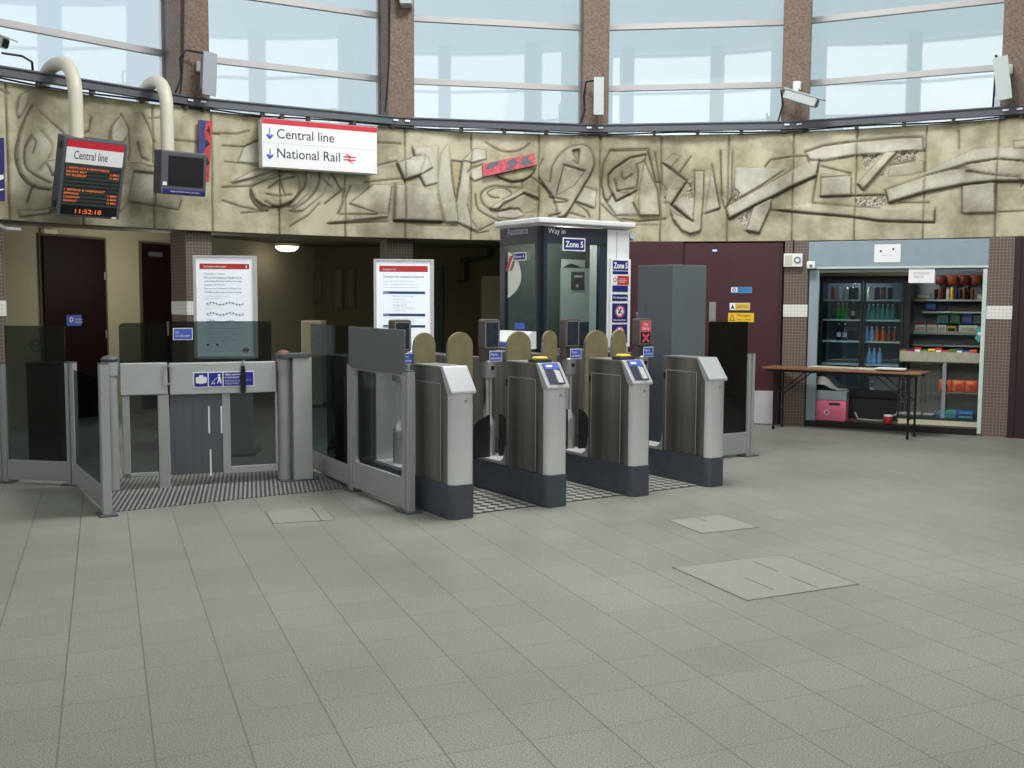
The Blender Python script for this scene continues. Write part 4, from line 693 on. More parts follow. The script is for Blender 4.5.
(a0, z0), (a1, z1) = BP.uz(561, 290, .597), BP.uz(585, 260, .597); MB().yprism([(a0, z1), (a1, z1), (a1, z1-.1), ((a0+a1)/2-.03, z1-.04), (a0, z1-.1)], .594, .599).build('white_notice', 'white', t)
(a0, z0), (a1, z1) = BP.uz(574, 297, .597), BP.uz(584, 293, .597); box('small_note', 'white', t, a0, a1, .594, .599, z0, z1)
(a0, z0), (a1, z1) = BP.uz(579, 342, .3), BP.uz(600, 322, .3); box('seat_back', 'navydark' if 'navydark' in M else 'boothframe', t, a0-.05, a1, .3, .36, .6, z1, .01); box('counter', 'boothwhite', t, .55*a0, a1+.1, .22, .3, z0-.14, z0-.1)
text('Way in', 'white', t, BP.u(547), BP.z(547, 234.8), .07, BP.u(564)-BP.u(547), y=-.003, bold=.006)
(a0, z0), (a1, z1) = BP.uz(562.5, 250.5), BP.uz(585, 238.5); pz = box('zone_plate', 'white', t, a0, a1, -.006, 0, z0, z1); box('plate_field', 'navy', pz, a0+.012, a1-.012, -.008, -.006, z0+.012, z1-.012); text('Zone 5', 'white', pz, a0+.03, z0+.035, z1-z0-.07, a1-a0-.06, y=-.010, bold=.02)
# lettering on the side face: built facing -y then turned
def side_obj(o): o.rotation_euler = (0, 0, -PI/2); o.location = (-.002, SD, 0); return o
SP = PL(BP.loc(0, SD), BP.loc(0, 0)); sd = side_obj(text('Assistance', 'lightpurple', t, SP.u(507), SP.z(517, 234.6), .075, SP.u(527.5)-SP.u(507), y=-.004)); (a0, z0), (a1, z1) = SP.uz(513.5, 261), SP.uz(526.5, 252)
q = side_obj(box('zone_plate', 'white', t, a0, a1, -.006, 0, z0, z1)); box('plate_field', 'navy', q, a0+.01, a1-.01, -.008, -.006, z0+.01, z1-.01); text('Zone 5', 'white', q, a0+.022, z0+.03, z1-z0-.06, a1-a0-.044, y=-.010, bold=.02)
(a0, z0), (a1, z1) = SP.uz(515, 329), SP.uz(525, 323); side_obj(box('small_blue_notice', 'labelblue', t, a0, a1, -.004, 0, z0, z1))
(a0, z0), (a1, z1) = SP.uz(506, 271), SP.uz(512, 256); q = side_obj(MB().yprism([(a0, z0), (a0+.04, z0), (a1+.03, z1), (a1-.03, z1)], -.004, 0).build('red_sticker', 'crispred', t))
(a0, z0), (a1, z1) = SP.uz(499, 347, -.1), SP.uz(531, 332, -.1); q = side_obj(MB().xprism([(-.2, z0), (-.2, z0+.07), (-.05, z1), (0, z1), (0, z0)], .08, SD-.05).build('ticket_counter', 'boothwhite', t)); box('counter_screen', 'labelblue', q, .2, .42, -.203, -.2, z0+.01, z0+.06)
# sign board on the white column
(a0, z0), (a1, z1) = BP.uz(608.5, 347, -.02), BP.uz(629.5, 259.5, -.02); t = thing('rules_board', 'tall white board of stacked blue signs headed Zone 5 on the white booth column', 'sign', BP.loc(a0, -.03, z0), BP.rot); w_, h_ = a1-a0, z1-z0
box('backing_board', 'white', t, 0, w_, -.012, .02, 0, h_); yy = lambda py: (347-py)/87.5*h_
def fld(pa, pb, m='navy', x0=.09, x1=.86, y=-.015): return box('sign_field', m, t, w_*x0, w_*x1, y, -.012, yy(pb), yy(pa))
f = fld(261, 270.5); text('Zone 5', 'white', f, w_*.12, yy(269), h_*.07, w_*.7, y=-.018, bold=.03)
fld(271.5, 274.5); fld(275.5, 285.3, 'white'); f = fld(276, 285, 'crispred', .32, .9, -.017); text('Penalty fares\nVALID TICKET\nREQUIRED', 'white', f, w_*.38, yy(283.5), h_*.06, w_*.42, y=-.019); MB().disc(w_*.2, yy(280), w_*.09, -.018, r2=w_*.06).build('seal', 'lightink', t)
fld(286, 292); f = fld(294.5, 301); text('No trespassing', 'white', f, w_*.12, yy(299.5), h_*.035, w_*.7, y=-.018, bold=.01)
for pa, pb, s in ((303.5, 322.5, 'No bicycles'), (324.5, 343.5, 'No smoking')):
    f = fld(pa, pb); cz = yy(pa+8); MB().disc(w_*.47, cz, w_*.24, -.017, r2=w_*.18).build('ban_ring', 'roundred', f); MB().disc(w_*.47, cz, w_*.18, -.016, th=.001).build('ban_field', 'white', f)
    MB().bar((w_*.34, -.018, cz+w_*.13), (w_*.6, -.018, cz-w_*.13), .012, .002, (0, 1, 0)).build('ban_bar', 'roundred', f); MB().bar((w_*.4, -.0175, cz-.02), (w_*.54, -.0175, cz+.03), .02, .001, (0, 1, 0)).build('ban_symbol', 'ink', f); text(s, 'white', f, w_*.14, yy(pb-1), h_*.028, w_*.62, y=-.018, bold=.01)
P = atY(631.5, 236, 11.3); t = thing('spotlight', 'small grey round lamp fixed high beside the white booth column', 'lamp', tuple(P), .3)
MB().add([(r*math.cos(2*PI*k/16), y, r*math.sin(2*PI*k/16)) for r, y in ((.042, -.05), (.05, 0), (.05, .05), (.03, .07)) for k in range(16)], [(i*16+k, i*16+(k+1) % 16, (i+1)*16+(k+1) % 16, (i+1)*16+k) for i in range(3) for k in range(16)]+[tuple(range(48, 64))]).build('lamp_body', 'steel', t, smooth=True); MB().disc(0, 0, .04, -.05).build('lamp_glass', 'cctv', t); MB().bar((0, .03, 0), (-.12, .1, .02), .02).build('bracket', 'steel', t)
# ================================================================ POSTER BOARDS
def board(label, xa, ya, xb, yb, Y, rot, head, edge_side, draw):
    A = atY(xa, yb, Y); B = A+np.array([math.cos(rot), math.sin(rot), 0]); pl = PL(A, B); (u0, z0), (u1, z1) = pl.uz(xa, yb), pl.uz(xb, ya)
    t = thing('poster_board', label, 'poster board', pl.loc(0), rot); w_, h_ = u1, z1-z0
    fr = MB().box(-.03, 0, -.02, .06, z0-.02, z1+.02).box(w_, w_+.035, -.02, .06, z0-.02, z1+.02).box(0, w_, -.02, .06, z1-.0, z1+.02).box(0, w_, -.02, .06, z0-.03, z0).build('frame', 'silver', t, .003)
    box('backing', 'lightink', t, 0, w_, .0, .05, z0, z1); p = box('poster_sheet', 'litpaper', t, 0.0, w_, -.006, 0, z0, z1)
    MB().box(.02, w_-.02, 0, .05, .03, z0-.03).build('lower_panel', 'boxgrey', t); box('base_foot', 'dkalu', t, -.02, w_+.02, -.2, .3, 0, .03)
    draw(p, w_, z0, h_); return t
def draw1(p, w, z0, h):
    box('red_header', 'crispred', p, w*.06, w*.94, -.008, -.006, z0+h*.885, z0+h*.94); text('Central line information', 'white', p, w*.13, z0+h*.9, h*.022, w*.4, y=-.0095, bold=.01); text('i', 'white', p, w*.88, z0+h*.895, h*.035, w*.02, y=-.0095, bold=.02)
    for k, s in enumerate(('Saturday 11 March', 'No service between Marble Arch', 'and Ealing Broadway/West Ruislip', 'Sunday 12 March', 'No service between White City', 'and Ealing Broadway/West Ruislip')): text(s, 'ink', p, w*.14, z0+h*(.825-.037*k), h*.02, w*(.36 if k in (0, 3) else .66), y=-.0075)
    for k, (s, f) in enumerate((('Rail replacement buses will run as follows', .45), ('Between Saturday 0500 and Sunday', .3))): text(s, 'lightink', p, w*.14, z0+h*(.605-.026*k), h*.012, w*f, y=-.0075)
    for zc in (.535, .43, .35):
        mb = MB(); pv = None
        for i in range(12):
            x, z = w*(.18+.058*i), z0+h*(zc+.012*math.sin(i*1.1)); mb.box(x-.004, x+.004, -.0085, -.0075, z-.01, z+.01)
            if pv: mb.bar((pv[0], -.008, pv[1]), (x, -.008, z), .004, .001, (0, 1, 0))
            pv = (x, z)
        mb.build('line_diagram', 'lightink', p); text('Bus', 'crispred', p, w*.19, z0+h*(zc-.02), h*.012, w*.06, y=-.0085)
        text('Service B', 'lightink', p, w*.14, z0+h*(zc-.055), h*.010, w*.13, y=-.0075)
    for k, f in enumerate((.62, .55, .66, .4, .6)): text('Buses call at all stations shown above and at night' if k < 4 else 'Tickets will be accepted on local buses', 'ink', p, w*.14, z0+h*(.275-.03*k), h*.012, w*f, y=-.0075)
    for k in range(2): MB().disc(w*(.18+.17*k), z0+h*.115, .012, -.008).build('bullet', 'ink', p)
    text('Transport enquiries', 'ink', p, w*.14, z0+h*.045, h*.014, w*.26, y=-.0075); text('Help line', 'lightink', p, w*.6, z0+h*.05, h*.012, w*.2, y=-.0075)
    MB().disc(w*.86, z0+h*.06, .025, -.008, r2=.016).build('roundel', 'crispred', p); box('roundel_bar', 'navy', p, w*.86-.03, w*.86+.03, -.0095, -.008, z0+h*.06-.006, z0+h*.06+.006)
board('left poster board with red header and line diagrams, standing behind the wide gate', 198, 258, 252.5, 356, 9.9, rad(6), '', 0, draw1)
def draw2(p, w, z0, h):
    box('red_header', 'crispred', p, w*.05, w*.95, -.008, -.006, z0+h*.885, z0+h*.95); text('Improving your Tube', 'white', p, w*.12, z0+h*.897, h*.022, w*.24, y=-.0095, bold=.01)
    text('Central line weekend closures', 'ink', p, w*.12, z0+h*.82, h*.026, w*.76, y=-.0075)
    for k, f in enumerate((.6, .65, .62)): text('To carry out essential engineering work the line will be closed', 'lightink', p, w*.12, z0+h*(.775-.035*k), h*.014, w*f, y=-.0075)
    for zc, s in ((.655, 'March'), (.41, 'May'), (.285, 'June')): b_ = box('blue_bar', 'navy2', p, w*.12, w*.9, -.008, -.006, z0+h*zc-.012, z0+h*zc+.014); text(s, 'white', b_, w*.13, z0+h*zc-.008, .016, w*.1, y=-.0095)
    for z, s, f in ((.61, 'Saturday 4 and Sunday 5', .42), (.575, 'Leytonstone', .22), (.545, 'Saturday 11 and Sunday 12', .4), (.51, 'Marble Arch', .25), (.48, 'Saturday 18 and Sunday 19', .42), (.45, 'Liverpool Street', .25), (.36, 'Sunday 7 White City', .4), (.33, 'Sunday 14 Ealing Broadway', .42), (.24, 'Saturday 3 and Sunday 4', .4), (.2, 'Hainault', .22), (.16, 'Loughton and Epping', .4), (.13, 'Woodford', .3)): text(s, 'lightink', p, w*.3, z0+h*z, h*.013, w*f, y=-.0075)
mat('navy2', (36, 66, 110), .6)
board('right poster board with red header and three dark blue bars behind the ticket gates', 377, 261.5, 430.5, 352, 10.6, rad(4), '', 0, draw2)
# ================================================================ TABLE
TA_, TB_ = (2.98, 12.2), (4.46, 11.15)
TL = PL(TA_, TB_); tw = TL.len
t = thing('folding_table', 'long brown folding table with black metal legs in front of the kiosk', 'table', TL.loc(), TL.rot)
box('tabletop', 'tabletop', t, 0, tw, 0, .44, .722, .745, .004); box('apron_front', 'black', t, .05, tw-.05, .03, .045, .69, .722); box('apron_back', 'black', t, .05, tw-.05, .395, .41, .69, .722)
for k, x in enumerate((.13, tw-.14)):
    s = 1 if k == 0 else -1
    for y in (.07, .36):
        lg = MB().tube([(x, y, .72), (x, y, .02)], .013, 10).build('leg', 'black', t, smooth=True); MB().cyl((x, y), .018, 0, .03, 12).build('foot', 'black', lg)
        MB().tube([(x, y, .40), (x+s*.40, y, .72)], .008, 8).build('brace', 'black', t, smooth=True)
    MB().tube([(x, .07, .22), (x, .36, .22)], .01, 8).build('cross_bar', 'black', t, smooth=True)
def sheet(pts, z, label, n=4):
    o = thing('newspaper', label, 'newspaper', TL.loc(0, 0, z), TL.rot)
    for i in range(n):
        d = random.uniform(-.012, .012); MB().prism([(x+d, y+d) for x, y in pts], .0045*i, .0045*i+.003).build('sheet', 'cream2' if i % 2 else 'paper', o)
def tux(px, py): r = G(px, py, .745); return ((r[0]-TL.o[0])*TL.e[0]+(r[1]-TL.o[1])*TL.e[1])
sheet([(.52, .12), (.98, .12), (.98, .36), (.52, .38)], .7455, 'flat pile of white newspapers at the left of the brown table'); sheet([(1.0, .14), (1.3, .1), (1.32, .36), (1.0, .38)], .7455, 'white papers in the middle of the brown table')
sheet([(1.28, .1), (1.62, .12), (1.58, .34), (1.3, .36)], .7645, 'white papers overlapping at the right of the brown table', 3)
# ================================================================ KIOSK
A, B = cyl(806.5, 330), cyl(986, 330); KP = PL(A, B); KW = KP.len
def kz(px, py, d=0.): return KP.uz(px, py, d)
t = thing('shutter_box', 'long pale blue roller shutter box over the kiosk opening', 'shutter', KP.loc(), KP.rot)
wk = bpy.data.objects.new('wall_kiosk', None); col.objects.link(wk); wk.location = KP.loc(); wk.rotation_euler = (0, 0, KP.rot); wk['kind'] = 'structure'
zl = kz(890, 267)[1]; D_ = 1.55
box('box_cover', 'shopblue', t, .0, KW-.002, -.01, .3, zl, ZB-.012, .004); box('box_lip', 'shopwhite', t, 0, KW, -.02, -.008, zl-.015, zl+.008); box('lower_lip', 'dkalu', t, 0, KW, .0, .1, zl-.06, zl-.015)
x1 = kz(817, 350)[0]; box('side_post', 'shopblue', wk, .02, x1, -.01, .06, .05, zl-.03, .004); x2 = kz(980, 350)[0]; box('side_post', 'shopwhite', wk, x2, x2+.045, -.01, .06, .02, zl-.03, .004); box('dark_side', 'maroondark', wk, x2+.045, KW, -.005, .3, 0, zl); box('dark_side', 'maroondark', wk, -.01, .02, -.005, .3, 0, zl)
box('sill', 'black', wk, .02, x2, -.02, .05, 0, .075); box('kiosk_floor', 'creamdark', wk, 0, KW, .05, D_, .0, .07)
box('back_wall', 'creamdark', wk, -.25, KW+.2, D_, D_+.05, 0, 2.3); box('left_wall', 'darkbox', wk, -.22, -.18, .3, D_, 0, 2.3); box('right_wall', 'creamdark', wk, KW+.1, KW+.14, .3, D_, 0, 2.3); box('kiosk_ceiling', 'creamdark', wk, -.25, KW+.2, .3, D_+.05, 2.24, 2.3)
(u0, z0), (u1, z1) = kz(874, 262.5, -.01), kz(901, 244, -.01); n_ = thing('paper_notice', 'white paper notice stuck on the pale blue shutter box', 'notice', KP.loc(u0, -.014, z0), KP.rot); box('sheet', 'paper', n_, 0, u1-u0, -.002, 0, 0, z1-z0)
for a_, b_ in ((.25, .62), (.72, .72)): MB().disc((u1-u0)*a_, (z1-z0)*b_, .013, -.004, 10).build('printed_mark', 'ink', n_)
text('Please pay here', 'lightink', n_, (u1-u0)*.3, (z1-z0)*.35, .012, (u1-u0)*.4, y=-.003)
(u0, z0), (u1, z1) = kz(908.5, 283, .02), kz(935, 269, .02); n_ = thing('paper_notice', 'white paper notice hanging below the shutter box over the kiosk shelves', 'notice', KP.loc(u0, .0, z0), KP.rot); box('sheet', 'paper', n_, 0, u1-u0, -.002, 0, 0, z1-z0+.02); text('NO CHANGE GIVEN\nTHANK YOU', 'lightink', n_, (u1-u0)*.2, (z1-z0)*.35, (z1-z0)*.45, (u1-u0)*.6, y=-.003)
# fridge
FD = .45
def fu(px, py, d=FD): return KP.uz(px, py, d)
uA, uM, uB = fu(821, 300)[0], fu(863.5, 300)[0], fu(907, 300)[0]; zb0, zf = fu(860, 392)[1], fu(860, 276)[1]
t = thing('drinks_fridge', 'black double glass door drinks fridge inside the kiosk', 'fridge', KP.loc(0, FD), KP.rot); DP = .55
MB().box(uA-.04, uA, 0, DP, .07, zf).box(uB-.03, uB+.04, 0, DP, .07, zf).box(uA, uB, 0, DP, zf-.07, zf).box(uA-.02, uB+.02, DP, DP+.03, .07, zf).build('cabinet', 'black', t)
box('inner_back', 'fridgein', t, uA, uB-.03, DP-.03, DP, zb0, zf-.07); box('lower_grille', 'darkbox', t, uA-.04, uB+.04, -.01, .05, .07, zb0-.04); box('fridge_base', 'black', t, uA-.04, uB+.04, -.03, DP, zb0-.06, zb0)
for x0, x1, nm in ((uA, uM, 0), (uM, uB-.03, 1)):
    d = MB().box(x0+.003, x0+.03, -.03, 0, zb0, zf-.05).box(x1-.03, x1-.003, -.03, 0, zb0, zf-.05).box(x0+.03, x1-.03, -.03, 0, zf-.09, zf-.05).box(x0+.03, x1-.03, -.03, 0, zb0, zb0+.03).build('door', 'black', t)
    box('door_glass', 'fridgeglass', d, x0+.03, x1-.03, -.02, -.015, zb0+.03, zf-.09); box('handle', 'steel' if nm else 'darkbox', d, (x1-.02 if nm else x0+.005), (x1-.008 if nm else x0+.015), -.045, -.03, zb0+.2, zb0+.5)
text('COOLERS', 'lightink', t, uA+.02, zf-.045, .02, .1, y=-.004)
SH_ = [298.5, 318.5, 340, 363]; szs = [fu(862, y+1, FD+.06)[1] for y in SH_]
for z in szs: box('shelf', 'shopwhite', t, uA+.01, uM-.01, .04, DP-.04, z-.02, z); box('shelf', 'shopwhite', t, uM+.01, uB-.04, .04, DP-.04, z-.02, z)
protos = {}
def bottle(kind, label, group, px, z, dy, hgt, r, m, capm, lab):
    u = fu(px, 300, FD+dy)[0]
    key = (kind, round(hgt, 3), m)
    if key not in protos:
        o = thing('bottle', label, 'bottle', KP.loc(u, FD+dy, z), KP.rot, group)
        MB().lathe([(r*.95, 0), (r, .01), (r, hgt*.55), (r*.9, hgt*.62), (r*.36, hgt*.86), (r*.34, hgt*.93)], n=12).build('body', m, o, smooth=True); MB().lathe([(r*.42, hgt*.93), (r*.42, hgt)], n=10).build('cap', capm, o); MB().lathe([(r*1.02, hgt*.2), (r*1.02, hgt*.48)], n=12).build('bottle_label', lab, o, smooth=True); protos[key] = o
    else: o = copy_tree(protos[key]); o.location = KP.loc(u, FD+dy, z); o['label'] = label; o['group'] = group
    return o
def can(label, group, px, z, dy, m, plane=FD, h=.15, r=.03, name='can', cat='can'):
    u = fu(px, 300, plane+dy)[0]; o = thing(name, label, cat, KP.loc(u, plane+dy, z), KP.rot, group); MB().lathe([(r*.85, 0), (r, .012), (r, h-.014), (r*.8, h)], n=12).build('body', m, o, smooth=True); MB().lathe([(r*.78, h), (r*.78, h+.003)], n=12).build('lid', 'steel', o); return o
for px, m, q in ((833, 'crispred', 'red'), (839, 'silver', 'pale'), (845.5, 'silver', 'pale'), (851, 'ink', 'dark'), (856, 'ink', 'dark')): can(q+' can on the top shelf behind the left fridge door', q+' cans on the left top fridge shelf', px, szs[0], .1, m)
for px, m, q in ((870, 'cream2', 'pale'), (877, 'ink', 'dark'), (883, 'chocolate', 'brown'), (890, 'ink', 'dark')): can(q+' can on the top shelf behind the right fridge door', q+' cans on the right top fridge shelf', px, szs[0], .1, m)
for px in (838.5, 843, 847): bottle('g', 'green bottle on the second shelf behind the left fridge door', 'green bottles on the left second fridge shelf', px, szs[1], .1, .2, .028, 'green', 'white', 'green')
bottle('c', 'dark cola bottle beside the green bottles in the left fridge', 'cola bottle on the second fridge shelf', 853.5, szs[1], .1, .215, .028, 'cola', 'white', 'silver')
for px in (840, 846): bottle('c', 'dark cola bottle on the third shelf of the left fridge door', 'cola bottles on the third fridge shelf', px, szs[2], .1, .215, .028, 'cola', 'white', 'silver')
for px in (869, 873.5, 878, 883, 888, 893): bottle('t', 'teal bottle on the second shelf behind the right fridge door', 'teal bottles on the right second fridge shelf', px, szs[1], .12, .19, .026, 'tealpack', 'white', 'tealpack')
for px, m in ((868, 'waterblue'), (873, 'waterblue'), (878, 'orange'), (884, 'orange'), (890, 'chocolate'), (896, 'chocolate')): bottle('o', {'orange': 'orange', 'chocolate': 'brown', 'waterblue': 'blue'}[m]+' drink bottle on the third shelf behind the right fridge door', {'orange': 'orange', 'chocolate': 'brown', 'waterblue': 'blue'}[m]+' bottles on the right third fridge shelf', px, szs[2], .12, .18, .027, m, 'white', m)
for px in (871, 876, 881.5): bottle('w', 'pale blue water bottle on the lowest shelf of the right fridge door', 'water bottles on the lowest fridge shelf', px, szs[3], .12, .2, .03, 'waterblue', 'white', 'waterblue')
bottle('j', 'single dark bottle on the fridge floor behind the right door', 'bottle on the fridge floor', 875, zb0+.0, .1, .13, .025, 'cola', 'white', 'silver')
mat('crispdark', (150, 66, 30), .5); mat('crispdark2', (112, 36, 30), .5)
# wall shelving at the right
WD = 1.15
def wu(px, py, d=WD): return KP.uz(px, py, d)
t = thing('shelf_unit', 'white wall shelving stocked with goods on the right of the kiosk', 'shelves', KP.loc(0, WD), KP.rot); uC, uD = wu(914, 300)[0], wu(984, 300)[0]
box('back_panel', 'boxgrey', t, uC-.02, uD+.1, .3, .32, .9, 2.2); box('upright', 'dkalu', t, uC-.05, uC-.02, 0, .32, .8, 2.1)
WS = []
for py in (299.5, 311.5, 333, 345): z = wu(945, py, WD)[1]; WS.append(z); box('shelf', 'shopwhite', t, uC+(.1 if py == 311.5 else 0), uD+.1, 0, .3, z-.02, z)
box('tray_lip', 'shopwhite', t, uC, uD+.1, -.01, 0, WS[2], WS[2]+.02)
def pack(name, label, cat, group, pxa, pxb, z, h, m, d, dep=.1, plane=WD, soft=False, band=None):
    a_, b_ = KP.uz(pxa, 300, plane+d)[0], KP.uz(pxb, 300, plane+d)[0]; w = b_-a_; o = thing(name, label, cat, KP.loc(a_, plane+d, z), KP.rot, group)
    if soft:      # crisp packet: pillow body with crimped ends
        mb = MB(); vs = []; fs = []; nx, nz = 7, 9
        for s in (-1, 1):
            for j in range(nz):
                for i in range(nx): x, q = i/(nx-1), j/(nz-1); vs.append((x*w, dep/2+s*dep/2*(math.sin(PI*min(max(q, .02), .98))**.6)*(.35+.65*math.sin(PI*x)), q*h))
        n = nx*nz
        for j in range(nz-1):
            for i in range(nx-1): k = j*nx+i; fs.append((k, k+1, k+nx+1, k+nx)); fs.append((n+k, n+k+nx, n+k+nx+1, n+k+1))
        for i in range(nx-1): fs.append((i, n+i, n+i+1, i+1)); k = (nz-1)*nx+i; fs.append((k, k+1, n+k+1, n+k))
        for j in range(nz-1): k = j*nx; fs.append((k, k+nx, n+k+nx, n+k)); k = j*nx+nx-1; fs.append((k, n+k, n+k+nx, k+nx))
        MB().add(vs, fs).build('packet', m, o, smooth=True, flat_ang=70)
        if band: MB().disc(w/2, h*.5, min(w, h)*.25, -.004, 14).build('printed_disc', band, o)
    else:
        MB().box(0, w, 0, dep, 0, h).build('carton', m, o, .003); box('front_print', band or 'white', o, w*.12, w*.88, -.0015, 0, h*.25, h*.7)
    return o
pack('carton', 'grey box at the left end of the top kiosk shelf', 'box', None, 916, 931, WS[0], .08, 'boxgrey', .05, band='cream2')
for i in range(4): pack('snack_packet', ('dark orange' if i % 2 else 'dark red')+' crisp packet hanging above the top kiosk shelf', 'packet', ('dark orange' if i % 2 else 'dark red')+' crisp packets above the top shelf', 935+i*12, 945+i*12, WS[0]+.19, .12, 'crispdark' if i % 2 else 'crispdark2', .2, .05, soft=True)
for i, m in enumerate(('cola', 'chocolate', 'cola', 'cream2', 'oyellow', 'ink', 'ink', 'chocolate', 'cola', 'chocolate')): 
    can({'cola': 'very dark', 'chocolate': 'brown', 'cream2': 'cream', 'oyellow': 'yellow', 'ink': 'dark blue'}[m]+' tube standing on the top kiosk shelf', {'cola': 'very dark', 'chocolate': 'brown', 'cream2': 'cream', 'oyellow': 'yellow', 'ink': 'dark blue'}[m]+' tubes on the top kiosk shelf', 936+i*4, WS[0], .08, m, WD, .13+.02*(i % 3), .022, 'snack_tube', 'tube')
pack('carton', 'pale box at the right end of the top kiosk shelf', 'box', None, 977, 987, WS[0], .07, 'cream2', .05, band='white'); pack('carton', 'dark blue carton on the second kiosk shelf', 'box', None, 925, 937, WS[1], .13, 'ink', .05, band='bluepack'); pack('tray_of_sweets', 'long low brown tray on the second kiosk shelf', 'tray', None, 948, 984, WS[1], .06, 'frame', .05, .2, band='creamdark')
for i, (a_, b_, m, q) in enumerate(((938, 949, 'tealpack', 'grey green'), (950.5, 961, 'green', 'green'), (962.5, 973, 'bluepack', 'blue'), (974.5, 985, 'boxgrey', 'grey'))): pack('carton', q+' carton in the row under the second kiosk shelf', 'box', None, a_, b_, WS[2]+.12, .11, m, .12, band='lightink')
for a_, b_, m, q in ((916, 927, 'white', 'leftmost of the row'), (928, 938, 'white', 'second from the left'), (939, 947, 'white', 'left of the yellow box'), (960, 979, 'white', 'long one right of the yellow box')): pack('carton', 'white carton on the third kiosk shelf, '+q, 'box', None, a_, b_, WS[2], .10, m, .02, .08, band='cream2')
pack('carton', 'small yellow and black box among the white cartons', 'box', None, 948, 957, WS[2], .09, 'oyellow', .02, .08, band='black')
pack('chocolate_box', 'flat red box on top of the white cartons', 'box', None, 917, 925, WS[2]+.101, .03, 'crispred', .02, .08, band='chocolate'); pack('chocolate_box', 'flat red and brown box beside the red box', 'box', None, 926.5, 935, WS[2]+.101, .03, 'chocolate', .02, .08, band='crispred')
# counter
CD = .22
def cu_(px, py, d=CD): return KP.uz(px, py, d)
uE, uF = cu_(899, 380)[0], cu_(979, 380)[0]; zc0, zc1, zc2, zc3 = cu_(940, 427)[1], cu_(940, 418)[1], cu_(940, 361)[1], cu_(940, 352)[1]
t = thing('display_counter', 'glass fronted kiosk counter with wire racks and a sweet tray on top', 'counter', KP.loc(0, CD), KP.rot)
box('base_plinth', 'cream2', t, uE, uF, 0, .5, .07, zc1-.02); box('green_edge', 'darkgreen', t, uE-.012, uE, -.012, .5, .07, zc3); box('bottom_shelf', 'darkgreen', t, uE, uF, -.005, .5, zc1-.025, zc1)
box('back_board', 'counterglass', t, uE, uF, .47, .5, zc1, zc2); box('counter_top', 'counterglass', t, uE, uF, 0, .5, zc2-.02, zc2+.02); box('top_tray', 'counterglass', t, uE, uF, -.012, .0, zc2-.01, zc3-.0)
ud = cu_(945, 380)[0]; box('divider', 'boxgrey', t, ud-.03, ud+.01, 0, .46, zc1, zc2-.02); MB().add([(uE, .001, zc1), (uF, .001, zc1), (uF, .001, zc2-.02), (uE, .001, zc2-.02)], [(0, 1, 2, 3)]).build('front_glass', 'clear', t)
zs = cu_(960, 393)[1]; box('wire_shelf', 'wire', t, ud+.01, uF, .02, .3, zs-.012, zs); 
mb = MB(); 
for k in range(10): x = uE+.02+k*(ud-uE-.05)/9; mb.bar((x, .05, zc1), (x, .05, zc2-.03), .005)
for k in range(5): z = zc1+.05+k*.12; mb.bar((uE+.01, .05, z), (ud-.03, .05, z), .005)
mb.build('wire_rack', 'wire', t)
for i in range(3): pack('snack_packet', ('left', 'middle', 'right')[i]+' orange snack packet on the counter wire shelf', 'packet', None, (942, 955.5, 969)[i], (954.5, 968, 981)[i], zs, .145, 'orange', .03, .07, CD, True, 'cola' if i == 0 else 'crispred')
for i, (a_, b_, z_, m, q) in enumerate(((942, 960, 0, 'bluepack', 'lower left blue'), (961, 979, 0, 'navy', 'lower right dark blue'), (944, 961, .05, 'tealpack', 'upper left green'), (962, 978, .05, 'bluepack', 'upper right blue'))): pack('snack_bar_box', q+' bar box stacked at the bottom of the counter', 'box', None, a_, b_, zc1+z_, .045, m, .03, .2, CD, band='green' if i in (0, 2) else 'tealpack')
for i, (a_, b_) in enumerate(((900, 912), (914, 925), (927, 938))): pack('snack_packet', ('left', 'middle', 'right')[i]+' crumpled white wrapper at the bottom left of the counter', 'packet', None, a_, b_, zc1, .04, 'silver', .08, .08, CD, True)
names = {'crispred': 'red', 'green': 'green', 'oyellow': 'yellow', 'chocolate': 'brown', 'bluepack': 'blue', 'ink': 'dark', 'orange': 'orange'}
for i, m in enumerate(('chocolate', 'ink', 'crispred', 'green', 'oyellow', 'crispred', 'crispred', 'green', 'ink', 'bluepack', 'orange')):
    o = pack('chocolate_bar', names[m]+' wrapped bar in the sweet tray on top of the counter', 'chocolate bar', names[m]+' bars in the sweet tray', 902+i*7, 909+i*7, zc3-.035, .055+.012*(i % 3), m, .02+.02*(i % 2), .12, CD, band=('oyellow', 'crispred', 'white')[i % 3])
t = thing('hanging_toy', 'small white and teal packet hanging at the right post of the kiosk', 'packet', KP.loc(cu_(979, 330)[0], .1, cu_(979, 342)[1]), KP.rot); MB().yprism([(0, 0), (.05, .03), (.03, .08), (.06, .13), (.02, .19), (-.03, .16), (-.01, .1), (-.04, .05)], 0, .03).build('packet', 'tealpack', t); MB().yprism([(.0, .08), (.03, .09), (.02, .12), (-.01, .11)], -.003, 0).build('print', 'white', t)
